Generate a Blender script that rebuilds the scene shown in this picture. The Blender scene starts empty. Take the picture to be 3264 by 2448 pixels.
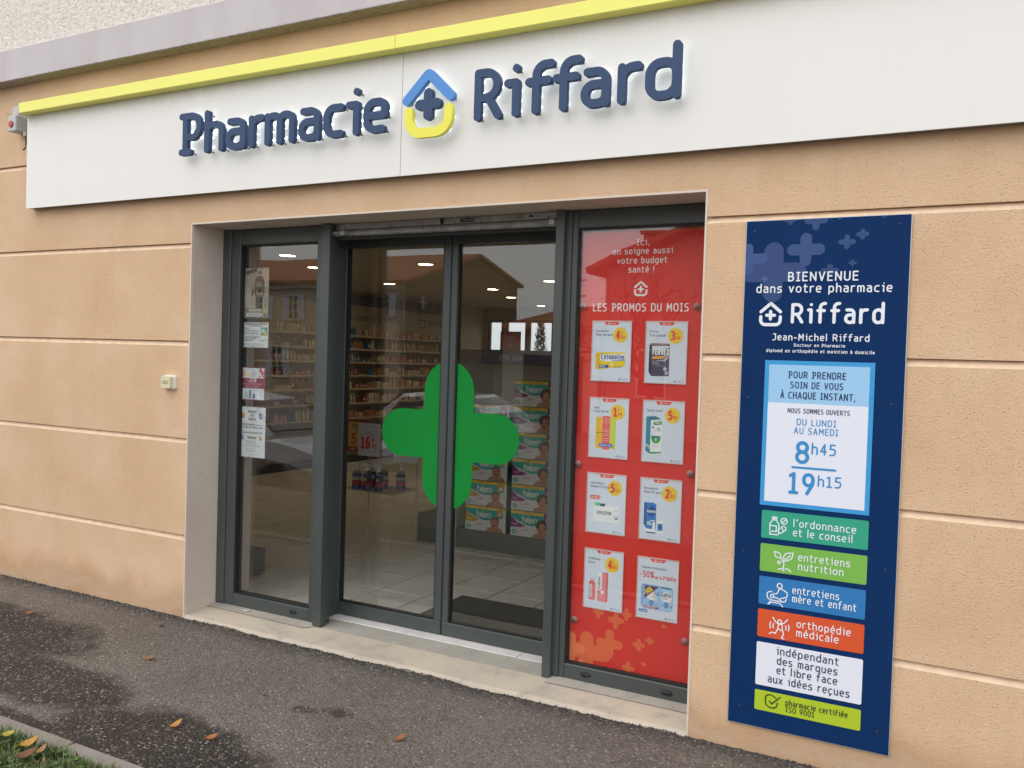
import bpy, math, random
import numpy as np
from mathutils import Vector, Matrix
random.seed(7)
SC = bpy.context.scene
COL = SC.collection
PI = math.pi

# ------------------------------------------------------------------ camera
def look(yaw, pitch, roll):
    y, p, r = map(math.radians, (yaw, pitch, roll))
    fwd = Vector((math.sin(y)*math.cos(p), math.cos(y)*math.cos(p), math.sin(p)))
    right = Vector((math.cos(y), -math.sin(y), 0))
    up = right.cross(fwd)
    r2 = right*math.cos(r) + up*math.sin(r)
    u2 = -right*math.sin(r) + up*math.cos(r)
    return Matrix((r2, u2, -fwd)).transposed().to_4x4()
cam = bpy.data.cameras.new('camera')
cam.sensor_width = 36; cam.lens = 36*2783.16/3264
cam.clip_start = .05; cam.clip_end = 800
camo = bpy.data.objects.new('camera', cam); COL.objects.link(camo)
camo.matrix_world = Matrix.Translation((0, -3.5, 1.525)) @ look(-28.1085, -1.537, 1.8092)
SC.camera = camo

# ------------------------------------------------------------------ sky, sun, exposure
SUN_EL, SUN_AZ = 52.0, 200.0        # azimuth measured from +y, clockwise; 180 = street side
w = bpy.data.worlds.new('World'); SC.world = w; w.use_nodes = True
nt = w.node_tree; nt.nodes.clear()
sky = nt.nodes.new('ShaderNodeTexSky'); sky.sky_type = 'NISHITA'; sky.sun_disc = False
sky.sun_elevation = math.radians(SUN_EL); sky.sun_rotation = math.radians(SUN_AZ)
sky.air_density = 1.0; sky.dust_density = 2.0; sky.ozone_density = 1.0
hs = nt.nodes.new('ShaderNodeHueSaturation'); hs.inputs['Saturation'].default_value = .22
bg = nt.nodes.new('ShaderNodeBackground'); bg.inputs[1].default_value = .15
ow = nt.nodes.new('ShaderNodeOutputWorld')
cl = nt.nodes.new('ShaderNodeMix'); cl.data_type = 'RGBA'; cl.inputs[0].default_value = .8     # even cloud layer veils the clear sky
cl.inputs[7].default_value = (9.3, 9.35, 9.6, 1)
nt.links.new(sky.outputs[0], hs.inputs['Color']); nt.links.new(hs.outputs[0], cl.inputs[6]); nt.links.new(cl.outputs[2], bg.inputs[0]); nt.links.new(bg.outputs[0], ow.inputs[0])
sl = bpy.data.lights.new('sun', 'SUN'); sl.energy = .8; sl.angle = math.radians(60); sl.color = (1, .965, .92)
so = bpy.data.objects.new('sun', sl); COL.objects.link(so)
az, el = math.radians(SUN_AZ), math.radians(SUN_EL)
sdir = Vector((math.sin(az)*math.cos(el), math.cos(az)*math.cos(el), math.sin(el)))
so.rotation_euler = sdir.to_track_quat('Z', 'Y').to_euler(); so.location = sdir*40
vs = SC.view_settings; vs.view_transform = 'Standard'; vs.look = 'None'; vs.gamma = 1; vs.use_curve_mapping = False
vs.exposure = 0.16
SC.render.engine = 'CYCLES'
SC.cycles.use_denoising = True
SC.cycles.max_bounces = 8; SC.cycles.transparent_max_bounces = 16
SC.cycles.sample_clamp_indirect = 6

# ------------------------------------------------------------------ helpers
def s2l(h):
    h = h.lstrip('#'); o = []
    for i in (0, 2, 4):
        c = int(h[i:i+2], 16)/255
        o.append(c/12.92 if c <= .04045 else ((c+.055)/1.055)**2.4)
    return tuple(o)
MATS = {}
def mat(name, rgb, rough=.6, metal=0., spec=.5, noise=None, bump=None, emit=None, coat=0):
    """noise=(scale,amount) colour mottle; bump=(scale,strength,distance[,detail])"""
    if name in MATS: return MATS[name]
    m = bpy.data.materials.new(name); m.use_nodes = True
    t = m.node_tree; b = t.nodes['Principled BSDF']
    b.inputs['Base Color'].default_value = (*rgb, 1); b.inputs['Roughness'].default_value = rough
    b.inputs['Metallic'].default_value = metal; b.inputs['Specular IOR Level'].default_value = spec
    if coat: b.inputs['Coat Weight'].default_value = coat
    if emit: b.inputs['Emission Color'].default_value = (*emit[:3], 1); b.inputs['Emission Strength'].default_value = emit[3]
    if noise or bump:
        tc = t.nodes.new('ShaderNodeTexCoord')
    if noise:
        n = t.nodes.new('ShaderNodeTexNoise'); n.inputs['Scale'].default_value = noise[0]; n.inputs['Detail'].default_value = 5
        t.links.new(tc.outputs['Object'], n.inputs['Vector'])
        mr = t.nodes.new('ShaderNodeMapRange'); mr.inputs[1].default_value = .3; mr.inputs[2].default_value = .7
        mr.inputs[3].default_value = 1-noise[1]; mr.inputs[4].default_value = 1+noise[1]*.5
        t.links.new(n.outputs[0], mr.inputs[0])
        mx = t.nodes.new('ShaderNodeVectorMath'); mx.operation = 'SCALE'; mx.inputs[0].default_value = rgb
        t.links.new(mr.outputs[0], mx.inputs['Scale']); t.links.new(mx.outputs[0], b.inputs['Base Color'])
    if bump:
        n2 = t.nodes.new('ShaderNodeTexNoise'); n2.inputs['Scale'].default_value = bump[0]; n2.inputs['Detail'].default_value = bump[3] if len(bump) > 3 else 4
        t.links.new(tc.outputs['Object'], n2.inputs['Vector'])
        bp = t.nodes.new('ShaderNodeBump'); bp.inputs['Strength'].default_value = bump[1]; bp.inputs['Distance'].default_value = bump[2]
        t.links.new(n2.outputs[0], bp.inputs['Height']); t.links.new(bp.outputs[0], b.inputs['Normal'])
    MATS[name] = m
    return m
GAIN = 1.0
def ink(h, rough=.55):
    return mat('print_%s_%.2f' % (h, GAIN), tuple(min(.9, c*GAIN) for c in s2l(h)), rough, spec=.3)

class G:
    """collects polygons for one mesh"""
    def __init__(s): s.v = []; s.f = []; s.mi = []; s.ms = []
    def m(s, mt):
        if mt not in s.ms: s.ms.append(mt)
        return s.ms.index(mt)
    def poly(s, pts, mt=None):
        i = len(s.v); s.v += [tuple(p) for p in pts]; s.f.append(list(range(i, i+len(pts)))); s.mi.append(s.m(mt) if mt else 0)
    def box(s, x0, x1, y0, y1, z0, z1, mt=None):
        i = len(s.v)
        s.v += [(x, y, z) for z in (z0, z1) for y in (y0, y1) for x in (x0, x1)]
        k = s.m(mt) if mt else 0
        for f in ((0, 2, 3, 1), (4, 5, 7, 6), (0, 1, 5, 4), (2, 6, 7, 3), (0, 4, 6, 2), (1, 3, 7, 5)):
            s.f.append([i+a for a in f]); s.mi.append(k)
        return s
    def bbox(s, x0, x1, y0, y1, z0, z1, b=.004, mt=None):
        """box with chamfered edges"""
        i = len(s.v); k = s.m(mt) if mt else 0
        xs, ys, zs = (x0, x1), (y0, y1), (z0, z1)
        idx = {}
        for a in (0, 1):
            for c in (0, 1):
                for d in (0, 1):
                    sx, sy, sz = (1, -1)[a], (1, -1)[c], (1, -1)[d]
                    for ax in range(3):
                        p = [xs[a]+sx*b, ys[c]+sy*b, zs[d]+sz*b]
                        p[ax] = (xs[a], ys[c], zs[d])[ax]
                        idx[(a, c, d, ax)] = len(s.v); s.v.append(tuple(p))
        def F(l): s.f.append(l); s.mi.append(k)
        for ax in range(3):
            o = [q for q in range(3) if q != ax]
            for e in (0, 1):
                c4 = []
                for (p, q) in ((0, 0), (1, 0), (1, 1), (0, 1)):
                    key = [0, 0, 0]; key[ax] = e; key[o[0]] = p; key[o[1]] = q
                    c4.append(idx[(*key, ax)])
                flip = (e == 1) ^ (ax == 1)
                F(c4 if flip else c4[::-1])
        for ax in range(3):
            o = [q for q in range(3) if q != ax]
            for p in (0, 1):
                for q in (0, 1):
                    k0 = [0, 0, 0]; k1 = [0, 0, 0]
                    k0[o[0]] = k1[o[0]] = p; k0[o[1]] = k1[o[1]] = q; k0[ax] = 0; k1[ax] = 1
                    F([idx[(*k0, o[0])], idx[(*k0, o[1])], idx[(*k1, o[1])], idx[(*k1, o[0])]])
        for a in (0, 1):
            for c in (0, 1):
                for d in (0, 1):
                    F([idx[(a, c, d, 0)], idx[(a, c, d, 1)], idx[(a, c, d, 2)]])
        return s
    def prism_x(s, prof, x0, x1, mt=None):
        """profile list of (y,z) extruded along x"""
        n = len(prof); i = len(s.v); k = s.m(mt) if mt else 0
        s.v += [(x0, y, z) for y, z in prof]+[(x1, y, z) for y, z in prof]
        s.f.append(list(range(i, i+n))); s.f.append(list(range(i+2*n-1, i+n-1, -1))); s.mi += [k, k]
        for a in range(n):
            b = (a+1) % n; s.f.append([i+a, i+n+a, i+n+b, i+b]); s.mi.append(k)
        return s
    def prism_y(s, prof, y0, y1, mt=None):
        n = len(prof); i = len(s.v); k = s.m(mt) if mt else 0
        s.v += [(x, y0, z) for x, z in prof]+[(x, y1, z) for x, z in prof]
        s.f.append(list(range(i, i+n))); s.f.append(list(range(i+2*n-1, i+n-1, -1))); s.mi += [k, k]
        for a in range(n):
            b = (a+1) % n; s.f.append([i+a, i+n+a, i+n+b, i+b]); s.mi.append(k)
        return s
    def tube(s, pts, r, n=8, mt=None, r2=None):
        pts = [Vector(p) for p in pts]; i = len(s.v); k = s.m(mt) if mt else 0; m = len(pts)
        for a, p in enumerate(pts):
            d = (pts[min(a+1, m-1)]-pts[max(a-1, 0)]).normalized()
            q = Vector((0, 0, 1)) if abs(d.z) < .9 else Vector((1, 0, 0))
            e1 = d.cross(q).normalized(); e2 = d.cross(e1)
            rr = r if r2 is None else r+(r2-r)*a/(m-1)
            for j in range(n):
                t = 2*PI*j/n; s.v.append(tuple(p+e1*rr*math.cos(t)+e2*rr*math.sin(t)))
        for a in range(m-1):
            for j in range(n):
                b = (j+1) % n; s.f.append([i+a*n+j, i+a*n+b, i+(a+1)*n+b, i+(a+1)*n+j]); s.mi.append(k)
        s.f.append([i+j for j in range(n)][::-1]); s.f.append([i+(m-1)*n+j for j in range(n)]); s.mi += [k, k]
        return s
    def lathe(s, prof, n=12, c=(0, 0, 0), mt=None, axis='z', sx=1., sy=1.):
        i = len(s.v); k = s.m(mt) if mt else 0
        for r, h in prof:
            for j in range(n):
                t = 2*PI*j/n; a, b = r*math.cos(t)*sx, r*math.sin(t)*sy
                if axis == 'z': s.v.append((c[0]+a, c[1]+b, c[2]+h))
                elif axis == 'y': s.v.append((c[0]+a, c[1]+h, c[2]+b))
                else: s.v.append((c[0]+h, c[1]+a, c[2]+b))
        for a in range(len(prof)-1):
            for j in range(n):
                b = (j+1) % n; s.f.append([i+a*n+j, i+a*n+b, i+(a+1)*n+b, i+(a+1)*n+j]); s.mi.append(k)
        s.f.append([i+j for j in range(n)][::-1]); s.f.append([i+(len(prof)-1)*n+j for j in range(n)]); s.mi += [k, k]
        return s

ORG = {}
def org(o): return ORG.get(o.name, Vector((0, 0, 0))) if o else Vector((0, 0, 0))
def mk(name, g, mats=None, parent=None, smooth=False, org_=None):
    """link ONE mesh object; vertices are given in world space"""
    me = bpy.data.meshes.new(name)
    o0 = org(parent) if parent else Vector(org_ or (0, 0, 0))
    me.from_pydata([(x-o0.x, y-o0.y, z-o0.z) for x, y, z in g.v], [], g.f)
    ms = mats if mats else g.ms
    if not isinstance(ms, (list, tuple)): ms = [ms]
    for m in ms: me.materials.append(m)
    if len(ms) > 1: me.polygons.foreach_set('material_index', g.mi)
    me.validate(); me.update()
    if smooth: me.polygons.foreach_set('use_smooth', [True]*len(me.polygons))
    o = bpy.data.objects.new(name, me); COL.objects.link(o)
    ORG[o.name] = o0
    if parent: o.parent = parent
    else: o.location = o0
    return o
def fixn(o):
    import bmesh
    b = bmesh.new(); b.from_mesh(o.data); bmesh.ops.recalc_face_normals(b, faces=b.faces); b.to_mesh(o.data); b.free(); return o
def tag(o, label=None, cat=None, group=None, kind=None):
    if label: o['label'] = label
    if cat: o['category'] = cat
    if group: o['group'] = group
    if kind: o['kind'] = kind
    return o
def thing(name, loc, label, cat, group=None):
    e = bpy.data.objects.new(name, None); COL.objects.link(e); e.location = loc; e.empty_display_size = .1
    ORG[e.name] = Vector(loc); return tag(e, label, cat, group)

# ------------------------------------------------------------------ stroke lettering
A_, X_, D_ = 1.06, .7, -.28
def bowl(w, y0=0, y1=X_, r=.23): return [(0, y0, r), (w, y0, r), (w, y1, r), (0, y1, r), 'C']
GL = {
 'a': (.45, [[(.05, .7), (.44, .7, .2), (.44, 0)], [(.44, .42), (0, .42, .2), (0, 0, .2), (.44, 0, .16), (.44, .3)]]),
 'b': (.48, [[(0, A_), (0, 0)], bowl(.48)]), 'c': (.43, [[(.42, .69), (0, .7, .24), (0, 0, .24), (.42, .01)]]),
 'd': (.48, [[(.48, A_), (.48, 0)], bowl(.48)]),
 'e': (.47, [[(.0, .36), (.47, .36), (.47, .7, .23), (0, .7, .23), (0, 0, .24), (.42, .01)]]),
 'f': (.42, [[(.42, A_), (.14, A_, .22), (.14, 0)], [(0, .66), (.37, .66)]]),
 'g': (.48, [bowl(.48), [(.48, .7), (.48, D_, .2), (.06, D_)]]),
 'h': (.46, [[(0, A_), (0, 0)], [(0, .4), (0, .7, .22), (.46, .7, .22), (.46, 0)]]),
 'i': (.16, [[(0, .7), (.15, .7), (.15, 0)], [(.15, 1.0), (.151, 1.0)]]),
 'j': (.16, [[(0, .7), (.15, .7), (.15, D_, .15), (-.03, D_)], [(.15, 1.0), (.151, 1.0)]]),
 'k': (.44, [[(0, A_), (0, 0)], [(.42, .7), (.02, .3)], [(.15, .42), (.44, 0)]]), 'l': (.05, [[(.02, A_), (.02, 0)]]),
 'm': (.66, [[(0, .7), (0, 0)], [(0, .4), (0, .7, .165), (.33, .7, .165), (.33, 0)], [(.33, .4), (.33, .7, .165), (.66, .7, .165), (.66, 0)]]),
 'n': (.46, [[(0, .7), (0, 0)], [(0, .4), (0, .7, .22), (.46, .7, .22), (.46, 0)]]), 'o': (.5, [bowl(.5, r=.25)]),
 'p': (.48, [[(0, .7), (0, D_)], bowl(.48)]), 'q': (.48, [[(.48, .7), (.48, D_)], bowl(.48)]),
 'r': (.34, [[(0, .7), (0, 0)], [(0, .4), (0, .7, .24), (.34, .7)]]),
 's': (.42, [[(.4, .7), (0, .7, .17), (0, .36, .17), (.42, .36, .17), (.42, 0, .17), (0, 0)]]),
 't': (.38, [[(.12, .95), (.12, 0, .17), (.38, 0)], [(0, .7), (.36, .7)]]),
 'u': (.46, [[(0, .7), (0, 0, .22), (.46, 0, .22), (.46, .7)], [(.46, .3), (.46, 0)]]),
 'v': (.46, [[(0, .7), (.23, 0), (.46, .7)]]), 'w': (.7, [[(0, .7), (.17, 0), (.35, .6), (.53, 0), (.7, .7)]]),
 'x': (.44, [[(0, .7), (.44, 0)], [(.44, .7), (0, 0)]]), 'y': (.46, [[(0, .7), (.24, .02)], [(.46, .7), (.13, D_)]]),
 'z': (.42, [[(0, .7), (.42, .7), (0, 0), (.42, 0)]]),
 'A': (.58, [[(0, 0), (.29, 1), (.58, 0)], [(.11, .33), (.47, .33)]]),
 'B': (.52, [[(0, 0), (0, 1)], [(0, 1), (.46, 1, .23), (.46, .53, .23), (0, .53)], [(.2, .53), (.52, .53, .26), (.52, 0, .26), (0, 0)]]),
 'C': (.52, [[(.52, .98), (0, 1, .3), (0, 0, .3), (.52, .02)]]), 'D': (.55, [[(0, 0), (0, 1), (.55, 1, .32), (.55, 0, .32), (0, 0)]]),
 'E': (.45, [[(.45, 1), (0, 1), (0, 0), (.45, 0)], [(0, .53), (.4, .53)]]), 'F': (.43, [[(.43, 1), (0, 1), (0, 0)], [(0, .53), (.38, .53)]]),
 'G': (.56, [[(.54, .98), (0, 1, .3), (0, 0, .3), (.56, 0, .15), (.56, .48), (.32, .48)]]),
 'H': (.55, [[(0, 0), (0, 1)], [(.55, 0), (.55, 1)], [(0, .52), (.55, .52)]]),
 'I': (.3, [[(.15, 0), (.15, 1)], [(0, 1), (.3, 1)], [(0, 0), (.3, 0)]]), 'J': (.42, [[(.1, 1), (.42, 1), (.42, 0, .22), (0, 0)]]),
 'K': (.52, [[(0, 0), (0, 1)], [(.5, 1), (.02, .48)], [(.14, .58), (.52, 0)]]), 'L': (.42, [[(0, 1), (0, 0), (.42, 0)]]),
 'M': (.66, [[(0, 0), (.04, 1), (.33, .35), (.62, 1), (.66, 0)]]), 'N': (.56, [[(0, 0), (0, 1), (.56, 0), (.56, 1)]]),
 'O': (.6, [bowl(.6, 0, 1, .3)]), 'P': (.58, [[(.12, 1), (.12, 0)], [(0, 1), (.58, 1, .28), (.58, .42, .28), (.12, .42)], [(0, 0), (.26, 0)]]),
 'Q': (.6, [bowl(.6, 0, 1, .3), [(.36, .2), (.6, -.1)]]),
 'R': (.55, [[(0, 0), (0, 1)], [(0, 1), (.52, 1, .27), (.52, .44, .27), (0, .44)], [(.28, .44), (.56, 0)]]),
 'S': (.5, [[(.47, 1), (0, 1, .24), (0, .52, .24), (.5, .52, .25), (.5, 0, .25), (0, 0)]]), 'T': (.54, [[(0, 1), (.54, 1)], [(.27, 1), (.27, 0)]]),
 'U': (.54, [[(0, 1), (0, 0, .26), (.54, 0, .26), (.54, 1)]]), 'V': (.56, [[(0, 1), (.28, 0), (.56, 1)]]),
 'W': (.8, [[(0, 1), (.2, 0), (.4, .8), (.6, 0), (.8, 1)]]), 'X': (.54, [[(0, 1), (.54, 0)], [(.54, 1), (0, 0)]]),
 'Y': (.54, [[(0, 1), (.27, .48), (.54, 1)], [(.27, .48), (.27, 0)]]), 'Z': (.5, [[(0, 1), (.5, 1), (0, 0), (.5, 0)]]),
 '0': (.52, [bowl(.52, 0, 1, .26)]), '1': (.4, [[(0, .88), (.2, 1), (.2, 0)], [(0, 0), (.4, 0)]]),
 '2': (.5, [[(0, .9), (.08, 1, .1), (.48, 1, .22), (.48, .58, .2), (0, 0), (.5, 0)]]),
 '3': (.48, [[(0, 1), (.44, 1, .22), (.44, .54, .22), (.14, .54)], [(.14, .54), (.48, .54, .25), (.48, 0, .25), (0, 0)]]),
 '4': (.52, [[(.36, 0), (.36, 1), (0, .3), (.52, .3)]]), '5': (.48, [[(.44, 1), (.05, 1), (.03, .58), (.48, .6, .27), (.48, 0, .27), (0, 0)]]),
 '6': (.5, [[(.42, 1), (0, .9, .3), (0, .3)], bowl(.5, 0, .6, .25)]), '7': (.48, [[(0, 1), (.48, 1), (.15, 0)]]),
 '8': (.52, [[(.03, .53, .22), (.49, .53, .22), (.49, 1, .22), (.03, 1, .22), 'C'], [(0, 0, .26), (.52, 0, .26), (.52, .53, .26), (0, .53, .26), 'C']]),
 '9': (.52, [[(0, .42, .26), (.52, .42, .26), (.52, 1, .26), (0, 1, .26), 'C'], [(.52, .7), (.5, .5, .3), (.2, 0)]]),
 '-': (.3, [[(0, .38), (.3, .38)]]), '!': (.06, [[(.03, 1), (.03, .3)], [(.03, 0), (.031, 0)]]), ',': (.08, [[(.08, .03), (.0, -.18)]]),
 '.': (.05, [[(.02, 0), (.021, 0)]]), "'": (.1, [[(.1, 1.04), (.03, .82)]]), '&': (.55, [[(.55, 0), (.12, .7), (.12, 1, .12), (.38, 1, .12), (.38, .7), (0, .3, .1), (0, 0, .15), (.4, 0, .1), (.55, .35)]]),
 '%': (.62, [[(.55, 1), (.07, 0)], [(0, .62, .1), (.22, .62, .1), (.22, 1, .1), (0, 1, .1), 'C'], [(.4, 0, .1), (.62, 0, .1), (.62, .38, .1), (.4, .38, .1), 'C']]),
 '\u20ac': (.5, [[(.5, .98), (.1, 1, .3), (.1, 0, .3), (.5, .02)], [(0, .6), (.36, .6)], [(0, .4), (.36, .4)]]), ' ': (.22, []), '*': (.24, [[(.12, 1), (.12, .7)], [(0, .93), (.24, .77)], [(.24, .93), (0, .77)]]),
}
def acc(base, extra): w_, s_ = GL[base]; return (w_, s_+extra)
GL['\u00e9'] = acc('e', [[(.2, .86), (.34, 1.05)]]); GL['\u00e8'] = acc('e', [[(.28, .86), (.14, 1.05)]])
GL['\u00e0'] = acc('a', [[(.28, .86), (.14, 1.05)]]); GL['\u00c0'] = acc('A', [[(.33, 1.14), (.18, 1.3)]])
GL['\u00e7'] = acc('c', [[(.24, 0), (.24, -.14), (.1, -.26)]]); GL['\u00c9'] = acc('E', [[(.2, 1.14), (.34, 1.3)]])
GL['\u00ef'] = (.3, [[(.0, .7), (.15, .7), (.15, 0)], [(.02, .98), (.021, .98)], [(.28, .98), (.281, .98)]])
GL['\u00ee'] = (.3, [[(.0, .7), (.15, .7), (.15, 0)], [(0, .88), (.15, 1.04), (.3, .88)]])
GL['\u00ea'] = acc('e', [[(.08, .86), (.23, 1.05), (.38, .86)]])
def dense(st, n=6):
    """stroke with rounded corners -> list of (polyline, closed); sharp corners split it"""
    closed = st[-1] == 'C'
    P = [(p[0], p[1], p[2] if len(p) > 2 else 0) for p in st if p != 'C']
    out = []; cur = []; N = len(P)
    for i, (x, y, r) in enumerate(P):
        if (not closed and i in (0, N-1)) or r == 0:
            cur.append((x, y))
            if not closed and 0 < i < N-1: out.append(cur); cur = [(x, y)]
            continue
        a = Vector(P[i-1][:2]); b = Vector((x, y)); c = Vector(P[(i+1) % N][:2])
        d1 = (a-b); d2 = (c-b); l1, l2 = d1.length, d2.length; d1.normalize(); d2.normalize()
        ang = math.acos(max(-1, min(1, d1.dot(d2)))); t = r/math.tan(ang/2) if ang > .01 else 0
        t = min(t, l1*.5 if (closed or i > 1) else l1*.98, l2*.5 if (closed or i < N-2) else l2*.98); rr = t*math.tan(ang/2)
        bis = (d1+d2).normalized(); ctr = b+bis*(rr/math.sin(ang/2))
        p0 = b+d1*t-ctr; p1 = b+d2*t-ctr
        a0 = math.atan2(p0.y, p0.x); da = math.atan2(p1.y, p1.x)-a0
        while da > PI: da -= 2*PI
        while da < -PI: da += 2*PI
        for k in range(n+1):
            q = a0+da*k/n; cur.append((ctr.x+rr*math.cos(q), ctr.y+rr*math.sin(q)))
    out.append(cur)
    res = []
    for c in out:
        d = [c[0]]
        for p in c[1:]:
            if abs(p[0]-d[-1][0])+abs(p[1]-d[-1][1]) > 1e-6: d.append(p)
        if closed and len(d) > 2 and abs(d[0][0]-d[-1][0])+abs(d[0][1]-d[-1][1]) < 1e-6: d.pop()
        if len(d) > 1: res.append((d, closed))
    return res
def ring(pl, h, closed, cap=6):
    """outline rings of a round-capped stroke; open: one loop, closed: (outer, inner)"""
    n = len(pl); L = []; R = []
    for i, (x, y) in enumerate(pl):
        if closed: a, b = pl[i-1], pl[(i+1) % n]
        else: a, b = pl[max(i-1, 0)], pl[min(i+1, n-1)]
        d1 = Vector((x-a[0], y-a[1])); d2 = Vector((b[0]-x, b[1]-y))
        if d1.length < 1e-9: d1 = d2.copy()
        if d2.length < 1e-9: d2 = d1.copy()
        d1.normalize(); d2.normalize(); t = (d1+d2)
        t = t.normalized() if t.length > 1e-6 else d1
        k = h/max(.5, t.dot(d1)); nx, ny = -t.y*k, t.x*k
        L.append((x+nx, y+ny)); R.append((x-nx, y-ny))
    if closed: return L, R
    def capf(p, d):
        a0 = math.atan2(d[1], d[0])+PI/2
        return [(p[0]+h*math.cos(a0-PI*k/cap), p[1]+h*math.sin(a0-PI*k/cap)) for k in range(1, cap)]
    e = pl[-1]; d = (e[0]-pl[-2][0], e[1]-pl[-2][1]); s0 = pl[0]; d0 = (s0[0]-pl[1][0], s0[1]-pl[1][1])
    return L, R, capf(e, d), capf(s0, d0)
def stroke_polys(pl, h, closed, cap=6):
    r = ring(pl, h, closed, cap); L, R = r[0], r[1]; n = len(pl); out = []
    for i in range(n if closed else n-1):
        j = (i+1) % n; out.append([R[i], R[j], L[j], L[i]])
    if not closed:
        out.append([L[-1]]+r[2]+[R[-1]]); out.append([R[0]]+r[3]+[L[0]])
        out[-2] = out[-2][::-1]; out[-1] = out[-1][::-1]
    return out
def text_width(t, ls=.2, weight=.13):
    return sum(GL[c][0] for c in t)+(ls+weight)*(len(t)-1)+weight

class Fl:
    """flat print on a plane parallel to the facade; u right, v up, d = distance in front (metres)"""
    def __init__(s, x0, y0, z0): s.o = (x0, y0, z0); s.g = G(); s.lift = 0
    def poly(s, pts, d, c):
        x, y, z = s.o; m = ink(c) if isinstance(c, str) else c
        a = sum(p[0]*q[1]-q[0]*p[1] for p, q in zip(pts, pts[1:]+pts[:1]))
        if a < 0: pts = pts[::-1]
        s.g.poly([(x+u, y-d, z+v) for u, v in pts], m)
    def rect(s, u0, v0, u1, v1, d, c): s.poly([(u0, v0), (u1, v0), (u1, v1), (u0, v1)], d, c)
    def disc(s, u, v, r, d, c, n=20, ry=None):
        ry = ry or r; s.poly([(u+r*math.cos(2*PI*k/n), v+ry*math.sin(2*PI*k/n)) for k in range(n)], d, c)
    def rrect(s, u0, v0, u1, v1, r, d, c, n=4):
        p = []
        for (cx, cy, a) in ((u1-r, v0+r, -PI/2), (u1-r, v1-r, 0), (u0+r, v1-r, PI/2), (u0+r, v0+r, PI)):
            p += [(cx+r*math.cos(a+PI/2*k/n), cy+r*math.sin(a+PI/2*k/n)) for k in range(n+1)]
        s.poly(p, d, c)
    def star(s, u, v, r1, r2, n, d, c):
        s.poly([(u+(r1, r2)[k % 2]*math.cos(PI*k/n), v+(r1, r2)[k % 2]*math.sin(PI*k/n)) for k in range(2*n)], d, c)
    def stroke(s, st, h, d, c, n=6):
        for i, (pl, cl) in enumerate(dense(st, n)):
            s.lift = (s.lift+1) % 4
            for p in stroke_polys(pl, h, cl): s.poly(p, d+s.lift*.00006, c)
    def plus(s, u, v, rx, ry, h, d, c, clip=None):
        """rounded plus sign outline, arms rx, ry, half width h"""
        p = []
        def arm(cx, cy, a0): p.extend([(cx+h*math.cos(a0+PI*k/8), cy+h*math.sin(a0+PI*k/8)) for k in range(9)])
        arm(u+rx-h, v, -PI/2); p.append((u+h, v+h)); arm(u, v+ry-h, 0); p.append((u-h, v+h))
        arm(u-rx+h, v, PI/2); p.append((u-h, v-h)); arm(u, v-ry+h, PI); p.append((u+h, v-h))
        if clip: p = clip_poly(p, clip)
        if len(p) > 2: s.poly(p, d, c)
    def text(s, t, u, v, cap, d, c, width=None, weight=.13, ls=.2, align='l', n=4, slant=0, rot=0):
        tw = text_width(t, ls, weight)*cap
        sx = width/tw if width else 1.0
        full = tw*sx
        u0 = u - (full/2 if align == 'c' else full if align == 'r' else 0)
        x = weight/2
        ca, sa = math.cos(rot), math.sin(rot)
        for ch in t:
            gw, sts = GL[ch]
            for st in sts:
                for pl, cl in dense(st, n):
                    q = [(u0+(x+px+py*slant)*cap*sx, v+py*cap) for px, py in pl]
                    if rot: q = [(u+(a-u)*ca-(b-v)*sa, v+(a-u)*sa+(b-v)*ca) for a, b in q]
                    s.lift = (s.lift+1) % 4
                    for p in stroke_polys(q, weight*cap/2, cl, 4): s.poly(p, d+s.lift*.00006, c)
            x += gw+ls+weight
        return full
    def lines(s, u, v, w, n, gap, h, d, c, jag=.3):
        """unreadably small print: thin dashes"""
        for i in range(n):
            x = u
            end = u+w*(1-jag*random.random())
            while x < end:
                l = random.uniform(.02, .06)*w+.001; s.rect(x, v-i*gap, min(x+l, end), v-i*gap+h, d, c); x += l+.012*w
    def build(s, name, parent=None, org_=None): return mk(name, s.g, None, parent, org_=org_)
def clip_poly(p, r):
    for ax, lim, sg in ((0, r[0], 1), (0, r[2], -1), (1, r[1], 1), (1, r[3], -1)):
        out = []
        for a, b in zip(p, p[1:]+p[:1]):
            ia, ib = (a[ax]-lim)*sg >= 0, (b[ax]-lim)*sg >= 0
            if ia: out.append(a)
            if ia != ib:
                t = (lim-a[ax])/(b[ax]-a[ax]); out.append((a[0]+(b[0]-a[0])*t, a[1]+(b[1]-a[1])*t))
        p = out
        if not p: return []
    return p
def house_logo(F, u, v, w, h, d, c, th):
    """little house: roof chevron, cup and plus; u,v = bottom-left of its box"""
    F.stroke([(u+th, v+h*.58), (u+w/2, v+h-th*1.3, th*.4), (u+w-th, v+h*.58)], th, d, c)
    F.stroke([(u+th, v+h*.38), (u+th, v+th, w*.2), (u+w-th, v+th, w*.2), (u+w-th, v+h*.38)], th, d, c)
    F.plus(u+w/2, v+h*.44, w*.24, w*.24, th, d+.0003, c)

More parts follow.
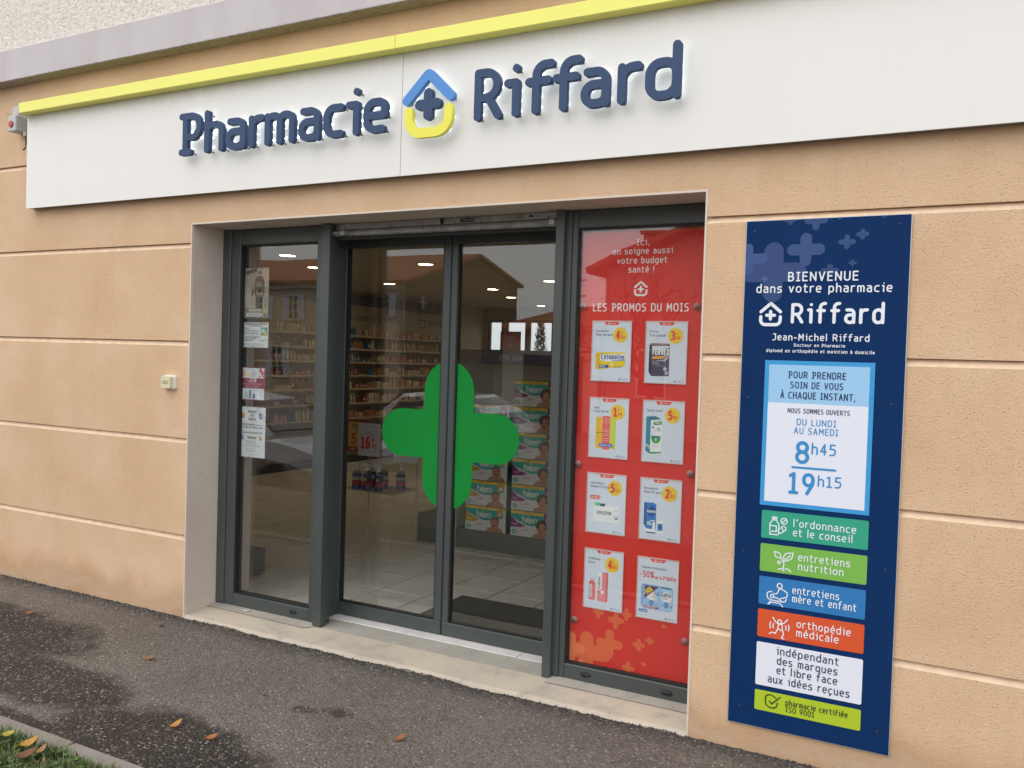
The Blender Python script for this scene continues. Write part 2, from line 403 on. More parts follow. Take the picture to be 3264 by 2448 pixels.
# ------------------------------------------------------------------ surface materials
def node(t, k, **kw):
    n = t.nodes.new('ShaderNode'+k)
    for a, b in kw.items():
        if a.startswith('i_'):
            n.inputs[int(a[2:])].default_value = b
        else: setattr(n, a, b)
    return n
def newmat(name, rough=.8):
    m = bpy.data.materials.new(name); m.use_nodes = True; t = m.node_tree; b = t.nodes['Principled BSDF']
    b.inputs['Roughness'].default_value = rough; b.inputs['Specular IOR Level'].default_value = .3
    g = node(t, 'NewGeometry'); MATS[name] = m
    return m, t, b, g.outputs['Position']
def nz(t, pos, scale, detail=4, rough=.55):
    n = node(t, 'TexNoise'); n.inputs['Scale'].default_value = scale; n.inputs['Detail'].default_value = detail; n.inputs['Roughness'].default_value = rough
    t.links.new(pos, n.inputs['Vector']); return n.outputs[0]
def mrange(t, val, a, b, c, d, smooth=False):
    n = node(t, 'MapRange', clamp=True)
    if smooth: n.interpolation_type = 'SMOOTHSTEP'
    for i, x in enumerate((a, b, c, d)): n.inputs[i+1].default_value = x
    t.links.new(val, n.inputs[0]); return n.outputs[0]
def mixc(t, fac, c1, c2):
    n = node(t, 'Mix', data_type='RGBA')
    if isinstance(fac, (int, float)): n.inputs[0].default_value = fac
    else: t.links.new(fac, n.inputs[0])
    for i, c in ((6, c1), (7, c2)):
        if isinstance(c, tuple): n.inputs[i].default_value = (*c[:3], 1)
        else: t.links.new(c, n.inputs[i])
    return n.outputs[2]
def mth(t, op, a, b=None):
    n = node(t, 'Math', operation=op)
    for i, v in enumerate((a, b)):
        if v is None: continue
        if isinstance(v, (int, float)): n.inputs[i].default_value = v
        else: t.links.new(v, n.inputs[i])
    return n.outputs[0]
def bump(t, h, b, strength, dist):
    n = node(t, 'Bump'); n.inputs['Strength'].default_value = strength; n.inputs['Distance'].default_value = dist
    t.links.new(h, n.inputs['Height']); t.links.new(n.outputs[0], b.inputs['Normal'])
def sepz(t, pos):
    n = node(t, 'SeparateXYZ'); t.links.new(pos, n.inputs[0]); return n.outputs

# scraped lime render, tan, with damp stain towards the ground line of the wall
def make_render(name, c1, c2, stain=True, bs=.55):
    m, t, b, P = newmat(name, .9)
    base = mixc(t, mrange(t, nz(t, P, 2.2, 6), .35, .68, 0, 1), c1, c2)
    fine = nz(t, P, 150, 2, .5)
    pits = mth(t, 'MULTIPLY', mrange(t, fine, .30, .42, 1, 0), mrange(t, nz(t, P, 28, 3), .35, .6, .25, 1))
    base = mixc(t, mth(t, 'MULTIPLY', pits, .6), base, tuple(x*.5 for x in c1))
    if stain:
        s = sepz(t, P)
        e = mth(t, 'ADD', s[2], mth(t, 'MULTIPLY', mth(t, 'SUBTRACT', nz(t, P, 3.2, 5), .5), .42))
        damp = mrange(t, e, .04, .24, .52, 0, True)
        base = mixc(t, damp, base, tuple(x*y for x, y in zip(c1, (.60, .50, .40))))
        salt = mth(t, 'MULTIPLY', mrange(t, e, -.03, .03, 0, 1), mrange(t, e, .03, .1, 1, 0))
        base = mixc(t, mth(t, 'MULTIPLY', salt, .35), base, (.62, .5, .38))
        # faint rain streaks
        mp = node(t, 'Mapping'); mp.inputs['Scale'].default_value = (5, 5, .35); t.links.new(P, mp.inputs[0])
        st = nz(t, mp.outputs[0], 2.2, 5)
        base = mixc(t, mrange(t, st, .55, .8, 0, .17), base, tuple(x*y for x, y in zip(c1, (.72, .70, .68))))
    t.links.new(base, b.inputs['Base Color'])
    v = node(t, 'TexVoronoi'); v.inputs['Scale'].default_value = 120; t.links.new(P, v.inputs['Vector'])
    h = mth(t, 'ADD', fine, mth(t, 'MULTIPLY', v.outputs['Distance'], .5))
    h = mth(t, 'ADD', mth(t, 'MULTIPLY', h, .7), mth(t, 'MULTIPLY', nz(t, P, 330, 3), .7))
    h = mth(t, 'SUBTRACT', h, mth(t, 'MULTIPLY', pits, .9))
    bump(t, h, b, bs, .004)
    return m
M_REND = make_render('scraped_render', (.66, .445, .272), (.75, .525, .345))
M_JOINT = mat('groove_slope', (.76, .57, .395), .85, noise=(25, .12))
M_REVEAL = make_render('reveal_render', (.62, .535, .46), (.69, .605, .53), stain=False, bs=.22)

def make_rough():
    m, t, b, P = newmat('roughcast', .95)
    v = node(t, 'TexVoronoi'); v.inputs['Scale'].default_value = 48; t.links.new(P, v.inputs['Vector'])
    n = nz(t, P, 75, 5, .65); n2 = nz(t, P, 26, 4)
    gap = mrange(t, n, .34, .45, 1, 0)
    c = mixc(t, mrange(t, n2, .35, .65, 0, 1), (.70, .64, .57), (.84, .79, .72))
    c = mixc(t, mth(t, 'MULTIPLY', gap, .6), c, (.30, .27, .23))
    t.links.new(c, b.inputs['Base Color'])
    bump(t, mth(t, 'ADD', n, mth(t, 'MULTIPLY', v.outputs['Distance'], -.6)), b, .5, .012)
    return m
M_ROUGH = make_rough()

def make_cornice():
    m, t, b, P = newmat('cornice_paint', .8)
    mp = node(t, 'Mapping'); mp.inputs['Scale'].default_value = (2.5, 2.5, .5); t.links.new(P, mp.inputs[0])
    c = mixc(t, mrange(t, nz(t, mp.outputs[0], 2.0, 6), .3, .7, 0, 1), (.53, .49, .50), (.60, .56, .565))
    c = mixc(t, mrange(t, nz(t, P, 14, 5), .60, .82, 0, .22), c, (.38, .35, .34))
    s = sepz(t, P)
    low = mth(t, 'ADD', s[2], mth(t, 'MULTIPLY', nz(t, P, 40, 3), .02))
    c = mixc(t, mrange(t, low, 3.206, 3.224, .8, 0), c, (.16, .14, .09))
    t.links.new(c, b.inputs['Base Color']); bump(t, nz(t, P, 60, 4), b, .25, .004)
    return m
M_CORN = make_cornice()

def make_asphalt():
    m, t, b, P = newmat('asphalt', .82)
    v = node(t, 'TexVoronoi'); v.inputs['Scale'].default_value = 95; v.inputs['Randomness'].default_value = 1; t.links.new(P, v.inputs['Vector'])
    cell = node(t, 'SeparateColor'); t.links.new(v.outputs['Color'], cell.inputs[0])
    big = nz(t, P, 1.3, 6)
    dry = mixc(t, mrange(t, big, .35, .65, 0, 1), (.150, .128, .108), (.200, .174, .148))
    wet = mixc(t, mrange(t, big, .35, .65, 0, 1), (.020, .0155, .013), (.034, .027, .0225))
    # worn damp patches: three islands with ragged rims near the kerb
    mask = None
    s = sepz(t, P); wob = mth(t, 'MULTIPLY', mth(t, 'SUBTRACT', nz(t, P, 3.6, 5, .6), .5), 1.15)
    for (cx, cy, rx, ry) in ((-4.75, -.72, .95, .38), (-3.75, -1.02, .62, .24), (-2.75, -1.22, .62, .30), (-2.50, -.63, .07, .045), (-2.35, -.58, .08, .05), (-2.74, -.60, .022, .010), (-3.2, -1.36, 1.6, .10), (-1.0, -1.9, .9, .4)):
        dx = mth(t, 'DIVIDE', mth(t, 'SUBTRACT', s[0], cx), rx); dy = mth(t, 'DIVIDE', mth(t, 'SUBTRACT', s[1], cy), ry)
        d = mth(t, 'SQRT', mth(t, 'ADD', mth(t, 'MULTIPLY', dx, dx), mth(t, 'MULTIPLY', dy, dy)))
        wb2 = wob if rx > .2 else mth(t, 'MULTIPLY', mth(t, 'SUBTRACT', nz(t, P, 22, 4, .7), .5), 2.6)
        e = mrange(t, mth(t, 'ADD', d, wb2), .55 if rx < .2 else .72, 1.08, 1 if rx > .2 else .75, 0, True)
        mask = e if mask is None else mth(t, 'MAXIMUM', mask, e)
    c = mixc(t, mth(t, 'MULTIPLY', mask, .93), dry, wet)
    # dark bitumen rim against the building
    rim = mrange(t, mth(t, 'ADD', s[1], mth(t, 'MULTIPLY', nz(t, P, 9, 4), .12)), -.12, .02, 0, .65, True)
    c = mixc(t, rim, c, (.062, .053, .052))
    # single stones: some pale, some dark
    c = mixc(t, mrange(t, cell.outputs[0], .72, .99, 0, .5), c, (.30, .265, .225))
    c = mixc(t, mrange(t, cell.outputs[1], .5, 1.0, 0, .5), c, (.035, .030, .028))
    v2 = node(t, 'TexVoronoi'); v2.inputs['Scale'].default_value = 42; t.links.new(P, v2.inputs['Vector'])
    c2 = node(t, 'SeparateColor'); t.links.new(v2.outputs['Color'], c2.inputs[0])
    spot = mth(t, 'MULTIPLY', mrange(t, c2.outputs[2], .84, .90, 0, 1), mrange(t, v2.outputs['Distance'], .12, .26, 1, 0))
    c = mixc(t, mth(t, 'MULTIPLY', spot, .8), c, (.46, .42, .37))
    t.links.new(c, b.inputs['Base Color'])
    h = mth(t, 'SUBTRACT', mth(t, 'MULTIPLY', cell.outputs[0], .6), v.outputs['Distance'])
    h = mth(t, 'ADD', h, mth(t, 'MULTIPLY', nz(t, P, 30, 4), .6))
    bump(t, h, b, .8, .009)
    r = mrange(t, mask, 0, 1, .85, .66); t.links.new(r, b.inputs['Roughness'])
    return m
M_ASPH = make_asphalt()

def make_concrete(name, c1, c2, c3, sc=2.0):
    m, t, b, P = newmat(name, .85)
    c = mixc(t, mrange(t, nz(t, P, sc, 6, .6), .36, .64, 0, 1), c1, c2)
    c = mixc(t, mrange(t, nz(t, P, sc*2.7, 6, .65), .52, .72, 0, .7), c, c3)
    c = mixc(t, mrange(t, nz(t, P, 55, 4), .60, .72, 0, .35), c, tuple(x*.45 for x in c1))
    t.links.new(c, b.inputs['Base Color']); bump(t, mth(t, 'ADD', nz(t, P, 90, 4), nz(t, P, 12, 4)), b, .3, .005)
    return m
M_SILL = make_concrete('threshold_concrete', (.46, .41, .345), (.55, .475, .365), (.27, .25, .22))
M_SILL2 = make_concrete('grey_screed', (.36, .335, .29), (.43, .40, .345), (.29, .27, .235), 3.5)
M_KERB = make_concrete('kerb_concrete', (.23, .208, .182), (.29, .265, .232), (.18, .162, .138), 5)
M_TILEW = make_concrete('sill_tile_ceramic', (.60, .58, .56), (.68, .66, .64), (.52, .48, .44), 3.0)
M_TILE = make_concrete('floor_tile_ceramic', (.68, .64, .58), (.78, .745, .69), (.60, .52, .43), 2.4); M_TILE.node_tree.nodes['Principled BSDF'].inputs['Roughness'].default_value = .35
M_GROUT = mat('tile_grout', (.04, .036, .032), .9)
M_BEAD = mat('white_corner_bead', (.70, .61, .51), .5)
M_ALU = mat('grey_green_aluminium', (.064, .076, .073), .38, spec=.5, noise=(3, .12))
M_ALUD = mat('rubber_gasket', (.012, .012, .012), .6)
M_GALV = mat('galvanised_steel', (.40, .41, .40), .42, metal=.75, noise=(14, .3), bump=(20, .08, .002))
def make_fascia():
    m, t, b, P = newmat('white_lacquered_panel', .36); b.inputs['Specular IOR Level'].default_value = .4
    mp = node(t, 'Mapping'); mp.inputs['Scale'].default_value = (9, 9, .5); t.links.new(P, mp.inputs[0])
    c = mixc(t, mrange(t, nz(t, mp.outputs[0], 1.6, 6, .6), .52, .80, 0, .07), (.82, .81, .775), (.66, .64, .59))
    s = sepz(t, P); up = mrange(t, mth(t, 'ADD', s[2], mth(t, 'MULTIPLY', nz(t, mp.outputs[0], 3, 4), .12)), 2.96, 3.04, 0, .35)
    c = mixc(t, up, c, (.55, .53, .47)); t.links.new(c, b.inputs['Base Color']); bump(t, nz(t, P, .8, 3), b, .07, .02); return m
M_FASC = make_fascia()
M_FEDGE = mat('panel_edge_grey', (.22, .21, .18), .5)
M_YEL = mat('lime_yellow_lacquer', (.90, .88, .19), .4, noise=(1.5, .03))
M_NAVY = mat('slate_blue_letter', (.050, .084, .165), .6, spec=.2, bump=(400, .1, .001))
M_SKYB = mat('sky_blue_letter', (.075, .27, .66), .5)
M_YEL2 = mat('lemon_letter', (.86, .82, .10), .5)
M_LED = mat('led_glow', (.9, .95, 1), .5, emit=(.86, .93, 1, 9))
M_BACKL = mat('letter_back_glow', (.9, .95, 1), .5, emit=(.86, .93, 1, .2))
M_STEEL = mat('steel_pin', (.12, .12, .12), .4, metal=.8)
M_WHITEP = mat('white_plastic', (.74, .74, .70), .4)
M_CREAM = mat('cream_plastic', (.70, .66, .44), .4)
M_GREYP = mat('grey_plastic', (.50, .52, .52), .45)
M_RED = mat('red_plastic', (.50, .045, .06), .4)
M_BLACK = mat('black_rubber', (.02, .02, .02), .6)
def glassmat(name, f0=.048, tint=(.97, .985, .975)):
    m = bpy.data.materials.new(name); m.use_nodes = True; t = m.node_tree; t.nodes.clear()
    o = node(t, 'OutputMaterial'); tr = node(t, 'BsdfTransparent'); tr.inputs[0].default_value = (*tint, 1)
    gl = node(t, 'BsdfGlossy'); gl.inputs['Roughness'].default_value = 0.0
    tc = node(t, 'TexCoord'); nn = node(t, 'TexNoise'); nn.inputs['Scale'].default_value = 1.6; nn.inputs['Detail'].default_value = 1; t.links.new(tc.outputs['Object'], nn.inputs['Vector'])
    bm = node(t, 'Bump'); bm.inputs['Strength'].default_value = .06; bm.inputs['Distance'].default_value = .02; t.links.new(nn.outputs[0], bm.inputs['Height']); t.links.new(bm.outputs[0], gl.inputs['Normal'])
    lw = node(t, 'LayerWeight'); lw.inputs['Blend'].default_value = .5
    f = mth(t, 'ADD', mth(t, 'MULTIPLY', mth(t, 'POWER', lw.outputs['Facing'], 5.0), 1-f0), f0)
    mx = node(t, 'MixShader'); t.links.new(f, mx.inputs[0]); t.links.new(tr.outputs[0], mx.inputs[1]); t.links.new(gl.outputs[0], mx.inputs[2])
    t.links.new(mx.outputs[0], o.inputs[0]); MATS[name] = m; return m
M_GLASS = glassmat('window_glass', .074)
M_GLASSB = glassmat('rear_window_glass', .05, (.80, .82, .83))
M_CLEAR = glassmat('clear_acrylic', .03, (.96, .97, .97))

# ------------------------------------------------------------------ ground
g = G(); n = 60
# one terrain sheet: level forecourt, then the street falls away a little beyond the verge
ys = [-160, -60, -30, -16, -10, -7, -6, -5, -4.2, -3.4, -3.0, -2.4, -2.0, -1.44, 0.18, 14, 60]
def gzf(y): return 0 if y > -3.4 else -.55*min(1, (-3.4-y)/2.6)
xs = [-90, -40, -20, -12, -8, -4, 0, 4, 12, 40]
for i in range(len(ys)-1):
    for j in range(len(xs)-1):
        g.poly([(xs[j], ys[i], gzf(ys[i])-.0), (xs[j+1], ys[i], gzf(ys[i])), (xs[j+1], ys[i+1], gzf(ys[i+1])), (xs[j], ys[i+1], gzf(ys[i+1]))])
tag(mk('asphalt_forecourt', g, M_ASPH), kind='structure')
# kerb stones along the verge, one stone each
kx = [-12.98, -11.98, -10.98, -9.98, -8.98, -7.98, -6.98, -5.98, -4.98, -3.98, -2.98, -1.98, -.98, .02, 1.02, 2.02]
kerb_bed = tag(mk('kerb', G().box(-13, 2.1, -1.432, -1.368, -.1, .010), M_KERB), kind='structure')
for i in range(len(kx)-1):
    o = mk('kerb_stone', G().bbox(kx[i]+.005, kx[i+1]-.005, -1.438, -1.362, -.09, .022+random.uniform(-.002, .002), .006), M_KERB, kerb_bed)

# ------------------------------------------------------------------ the pharmacy building
LX, RX = -3.945, -1.003        # opening
LT = 2.240                     # lintel
BLD = thing('pharmacy_building', (-3, .3, 0), 'tan rendered shop building with grooved courses and wide glazed entrance', 'building')
joints = [2.687, 2.133, 1.579, 1.025, .471]
def prof(zl, zh, top=True):
    return [(0, zl), (0, zh-.029), (.018, zh-.002), (.2, zh), (.2, zl)] if top else [(0, zl), (0, zh), (.2, zh), (.2, zl)]
EL, ER = -9.2, 5.0
def course(zl, zh, top, spans):
    g = G()
    for x0, x1, a, b in spans:
        i = len(g.mi); isb = b >= zh and top
        g.prism_x(prof(a, zh, top) if b >= zh else prof(a, b, False), x0, x1)
        if isb: g.mi[i+3] = 1          # the sloping face of the groove is smoother and paler than the wall
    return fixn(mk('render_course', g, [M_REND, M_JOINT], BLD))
course(2.687, 3.6, False, [(EL, ER, 2.687, 3.6)])
course(2.133, 2.687, True, [(EL, LX, 2.133, 2.687), (LX, RX, LT, 2.687), (RX, ER, 2.133, 2.687)])
zz = joints[1:]+[-.25]
for i in range(4):
    course(zz[i+1], zz[i], True, [(EL, LX, zz[i+1], zz[i]), (RX, ER, zz[i+1], zz[i])])
# corner beads round the opening
mk('corner_bead', G().box(LX-.006, LX+.002, -.002, .012, -.02, LT-.006), M_BEAD, BLD)
mk('corner_bead', G().box(RX-.002, RX+.006, -.002, .012, -.02, LT-.006), M_BEAD, BLD)
mk('corner_bead', G().box(LX-.006, RX+.006, -.002, .012, LT-.006, LT+.003), M_BEAD, BLD)
# reveals and soffit
mk('reveal', G().box(LX-.02, LX+.0025, .0121, .5, -.05, LT), M_REVEAL, BLD)
mk('reveal', G().box(RX-.0025, RX+.02, .0121, .5, -.05, LT), M_REVEAL, BLD)
mk('soffit', G().box(LX+.0027, RX-.0027, .0121, .5, LT-.004, LT+.03), M_REVEAL, BLD)
# string course and roughcast storey above
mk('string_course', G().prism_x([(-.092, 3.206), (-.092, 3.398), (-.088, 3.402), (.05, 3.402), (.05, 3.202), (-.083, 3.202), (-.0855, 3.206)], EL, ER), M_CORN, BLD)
mk('upper_wall', G().box(EL, ER, -.075, .2, 3.4021, 7.4), M_ROUGH, BLD)
mk('roof', G().box(EL-.2, ER+.2, -.5, 13.6, 7.4, 7.55), M_CORN, BLD)
# threshold: beige concrete ramp, grey screed, sill tiles
def edge_(x): return -.012+.014*math.sin(x*7.3)*math.sin(x*2.1)+.005*math.sin(x*31+math.sin(x*13)*2)+.0015*math.sin(x*83)
g = G(); N = 240
for i in range(N):
    a, b = LX+(RX-LX)*i/N, LX+(RX-LX)*(i+1)/N
    fa, fb = edge_(a), edge_(b)
    g.poly([(a, fa, .002), (b, fb, .002), (b, .012+fb*.3, .016), (a, .012+fa*.3, .016)])
    g.poly([(a, .012+fa*.3, .016), (b, .012+fb*.3, .016), (b, .205, .031), (a, .205, .031)])
g.poly([(LX, fa, -.05), (RX, fa, -.05), (RX, fa, .002), (LX, fa, .002)])
mk('threshold', g, M_SILL, BLD)
g = G()
g.poly([(LX, .16, .0275), (LX+.05, .165, .0278), (-3.2, .155, .0275), (-3.15, .2, .031), (-3.15, .26, .036), (LX, .26, .036)])
g.poly([(-1.73, .155, .0275), (RX, .16, .0275), (RX, .26, .036), (-1.73, .26, .036)])
g.v = [(x, y, z+.004) for x, y, z in g.v]
g.box(-3.19, -1.73, .2051, .366, 0, .0315)
mk('screed_strip', g, M_SILL2, BLD)
tx = [-3.36, -3.015, -2.671, -2.33, -1.989, -1.645]
mk('tile_bed', G().box(-3.25, -1.70, .3665, .447, 0, .032), M_GROUT, BLD)
for i in range(5):
    mk('sill_tile', G().bbox(max(tx[i]+.0015, -3.25), min(tx[i+1]-.0015, -1.70), .3667, .446, .02, .0385, .0015), M_TILEW, BLD)

# ------------------------------------------------------------------ glazing
def frame(x0, x1, z0, z1, gx0, gx1, gz0, gz1, y0, y1, parent, name='frame'):
    """hollow rectangular frame from four butted bars with a stepped glazing bead"""
    g = G()
    g.bbox(x0, gx0, y0, y1, z0, z1, .004); g.bbox(gx1, x1, y0, y1, z0, z1, .004)
    g.bbox(gx0+.0002, gx1-.0002, y0+.001, y1, z0, gz0, .004); g.bbox(gx0+.0002, gx1-.0002, y0+.001, y1, gz1, z1, .004)
    o = mk(name, g, M_ALU, parent)
    b = .008; k = G()
    k.box(gx0+.0003, gx0+b, y0+.012, y1-.003, gz0+.0003, gz1-.0003); k.box(gx1-b, gx1-.0003, y0+.012, y1-.003, gz0+.0003, gz1-.0003)
    k.box(gx0+b, gx1-b, y0+.012, y1-.003, gz0+.0003, gz0+b); k.box(gx0+b, gx1-b, y0+.012, y1-.003, gz1-b, gz1-.0003)
    mk('gasket', k, M_ALUD, parent)
    return o
def pane(x0, x1, z0, z1, y, parent):
    return mk('glass_pane', G().box(x0, x1, y, y+.008, z0, z1), M_GLASS, parent)
# left fixed window
WL = mk('window', G().bbox(LX+.001, -3.88, .228, .30, .031, LT-.001, .004), M_ALU, BLD); tag(WL, 'narrow fixed shop window left of the sliding doors')
frame(-3.88, -3.196, .031, LT-.006, -3.812, -3.236, .108, 2.146, .236, .30, WL)
pane(-3.806, -3.241, .113, 2.141, .262, WL)
mk('jamb', G().box(-3.2365, -3.1965, .3001, .46, .031, LT-.006), M_ALU, WL)
def drain(x, z, y, par):
    g = G().lathe([(.0, -.010), (.010, -.009), (.016, -.004), (.017, 0)], 12, (x, y, z), None, 'y', 1.7, .62); mk('drain_cap', g, M_ALUD, par, True)
drain(-3.348, .074, .236, WL)
# right fixed window
WR = mk('window', G().bbox(-1.736, -1.70, .228, .46, .031, LT-.006, .004), M_ALU, BLD); tag(WR, 'fixed shop window holding the red promotion poster')
frame(-1.70, RX-.001, .031, LT-.006, -1.672, -1.035, .106, 2.150, .236, .30, WR)
pane(-1.667, -1.04, .111, 2.145, .256, WR)
drain(-1.560, .073, .236, WR); drain(-1.168, .069, .236, WR)
# shutter guide posts
def post(x0, x1):
    g = G(); g.bbox(x0, x1, .2, .246, .033, LT-.005, .003); g.box(x0+.006, x1-.02, .246, .30, .033, LT-.008)
    mk('shutter_guide', g, M_ALU, BLD)
post(-3.176, -3.119); post(-1.771, -1.727)
mk('shutter_guide', G().box(-3.1964, -3.1765, .255, .262, .033, LT-.006), M_ALUD, BLD)
mk('shutter_guide', G().box(-1.735, -1.7275, .255, .262, .033, LT-.006), M_ALUD, BLD)
# roller shutter box and its bottom bar
SB = mk('shutter_box', G().bbox(-3.118, -1.772, .244, .34, 2.202, LT-.005, .002), M_GALV, BLD)
bar = G().prism_x([(.236, 2.165), (.229, 2.172), (.226, 2.183), (.229, 2.194), (.236, 2.199), (.27, 2.199), (.27, 2.165)], -3.117, -1.773)
mk('bottom_bar', bar, M_GALV, SB)
mk('slat', G().box(-3.117, -1.773, .25, .262, 2.148, 2.1645), M_ALUD, SB)
for x in (-3.05, -2.75, -2.58, -2.35, -2.2, -1.83):
    mk('rivet', G().lathe([(.005, 0), (.004, -.003), (.0, -.004)], 8, (x, .244, 2.212), None, 'y'), M_STEEL, SB)
for x in (-2.535, -2.42): mk('screw_hole', G().lathe([(.004, 0), (.004, -.0012)], 8, (x, .2258, 2.182), None, 'y'), M_BLACK, SB)
for x, s in ((-3.105, 1), (-1.86, 1)):
    g = G(); g.bbox(x, x+.082, .216, .226, 2.172, 2.191, .002); g.tube([(x-.006, .212, 2.181), (x+.07, .212, 2.181)], .0045); g.box(x+.05, x+.075, .208, .216, 2.170, 2.194)
    mk('latch', g, M_GALV, SB)
g = G(); g.lathe([(.007, 0), (.007, -.012)], 10, (-2.43, .244, 2.226), None, 'y'); g.box(-2.434, -2.426, .232, .244, 2.205, 2.222); mk('key_plug', g, M_BLACK, SB)
F = Fl(-2.325, .2436, 2.208); F.rect(0, 0, .085, .020, 0, '2b2b2b'); F.text('LA TOULOUSAINE', .004, .006, .008, .0004, 'a8a8a0', .077, .16)
F.poly([(.035, .021), (.045, .033), (.055, .021)], 0, '2b2b2b'); F.build('maker_plate', SB)
F = Fl(-2.045, .2436, 2.207); F.rect(0, 0, .09, .028, 0, '9b9787'); F.text('CE', .004, .006, .009, .0004, '55534c'); F.lines(.035, .02, .05, 4, .005, .0022, .0004, '55534c'); F.build('rating_sticker', SB)
F = Fl(-1.948, .2436, 2.210); F.rect(0, 0, .048, .024, 0, 'a9aaa2'); F.poly([(.006, .006), (.024, .019), (.042, .006)], .0004, '3a3a3a'); F.build('warning_sticker', SB)
# sliding doors, standing further in
def door(x0, x1, gx0, gx1, lab):
    d = mk('sliding_door', G().bbox(x0, x1, .44, .484, .042, .112, .003), M_ALU, BLD); tag(d, lab)
    g = G(); g.bbox(x0, gx0, .441, .484, .1122, 2.19, .003); g.bbox(gx1, x1, .441, .484, .1122, 2.19, .003); g.box(gx0, gx1, .442, .484, 2.132, 2.19)
    mk('stile', g, M_ALU, d)
    k = G(); k.box(gx0+.0003, gx0+.007, .447, .48, .1123, 2.1318); k.box(gx1-.007, gx1-.0003, .447, .48, .1123, 2.1318); k.box(gx0+.007, gx1-.007, .447, .48, .1123, .119)
    mk('gasket', k, M_ALUD, d)
    pane(gx0+.006, gx1-.006, .118, 2.1318, .458, d)
    mk('bottom_brush', G().box(x0, x1, .452, .475, .0392, .0418), M_ALUD, d)
    return d
DL = door(-3.262, -2.4965, -3.192, -2.540, 'left leaf of the glass sliding door')
DR = door(-2.487, -1.715, -2.452, -1.79, 'right leaf of the glass sliding door')
mk('centre_seal', G().box(-2.4963, -2.4872, .446, .48, .042, 2.19), M_ALUD, BLD)
mk('door_header', G().box(-3.196, -1.736, .43, .56, 2.1902, LT-.006), M_ALU, BLD)

# ------------------------------------------------------------------ interior shell (parts of the building)
IX0, IX1, IY1, CZ = -8.3, -.95, 10.8, 2.5
M_CEIL = mat('ceiling_paint', (.62, .57, .48), .9)
M_WALLI = mat('shop_wall_paint', (.66, .58, .45), .85, noise=(2, .05))
M_WALLW = mat('shop_wall_white', (.72, .68, .60), .85)
mk('ceiling', G().box(IX0, IX1, .5, IY1, CZ, CZ+.1), M_CEIL, BLD)
mk('side_wall', G().box(IX0-.1, IX0, .2001, IY1+.1, 0, CZ+.1), M_WALLI, BLD)
mk('side_wall', G().box(IX1, IX1+.1, .2001, IY1+.1, 0, CZ+.1), M_WALLI, BLD)
# back wall with window openings
mkw = G()
wins = [(-8.20, -7.86), (-7.83, -7.36), (-7.36, -6.82), (-6.7, -6.1)]
WZ0, WZ1 = .9, 2.28
px = IX0
for a, b in wins:
    mkw.box(px, a, IY1, IY1+.1, 0, CZ+.1); mkw.box(a, b, IY1, IY1+.1, 0, WZ0); mkw.box(a, b, IY1, IY1+.1, WZ1, CZ+.1); px = b
mkw.box(px, IX1, IY1, IY1+.1, 0, CZ+.1)
M_WOODF = mat('dark_wood_frame', (.10, .055, .035), .6, noise=(8, .2))
mk('back_wall', mkw, mat('back_wall_brown', (.30, .20, .13), .85), BLD)
for a, b in wins:
    wd = mk('window', G().box(a+.001, a+.05, IY1+.02, IY1+.08, WZ0, WZ1-.001).box(b-.05, b-.001, IY1+.02, IY1+.08, WZ0, WZ1-.001).box(a+.05, b-.05, IY1+.02, IY1+.08, WZ1-.05, WZ1-.001).box(a+.05, b-.05, IY1+.02, IY1+.08, WZ0, WZ0+.05), M_WOODF, BLD)
    mk('glass_pane', G().box(a+.05, b-.05, IY1+.045, IY1+.053, WZ0+.05, WZ1-.05), M_GLASSB, wd)
# floor: tiles near the door one by one, far floor as sheet
FL_ = mk('shop_floor', G().box(IX0, IX1, .4471, IY1, -.05, .031), M_GROUT, BLD)
T = .3345; tile_mesh = None; cnt = 0
for ix in range(-3, 14):
    for iy in range(0, 15):
        x0 = -2.32-(ix)*T; y0 = .3525+iy*T
        if iy == 0: a, b = .4475, y0+T
        else: a, b = y0, y0+T
        if x0+T > IX1: continue
        if tile_mesh is None or iy == 0:
            o = mk('floor_tile', G().bbox(x0+.0045, x0+T-.0045, a+.0045, b-.0045, .0312, .0372, .0012), M_TILE, FL_, org_=None)
            if iy > 0: tile_mesh = o.data; ref = (x0, y0)
        else:
            o = bpy.data.objects.new('floor_tile', tile_mesh); COL.objects.link(o); o.parent = FL_; o.location = (x0-ref[0], y0-ref[1], 0)
        cnt += 1
far = G()
yb = .3525+15*T
for ix in range(-4, 17):
    for iy in range(0, 13):
        x0 = -2.32-ix*T; y0 = yb+iy*T
        if x0+T < IX1 and x0 > IX0 and y0+T < IY1: far.box(x0+.003, x0+T-.003, y0+.003, y0+T-.003, .0312, .0372)
for ix in range(14, 17):
    for iy in range(0, 15):
        x0 = -2.32-ix*T; y0 = .3525+iy*T
        if x0 > IX0 and iy > 0: far.box(x0+.003, x0+T-.003, y0+.003, y0+T-.003, .0312, .0372)
tag(mk('far_floor_tiles', far, M_TILE, FL_), kind='stuff')

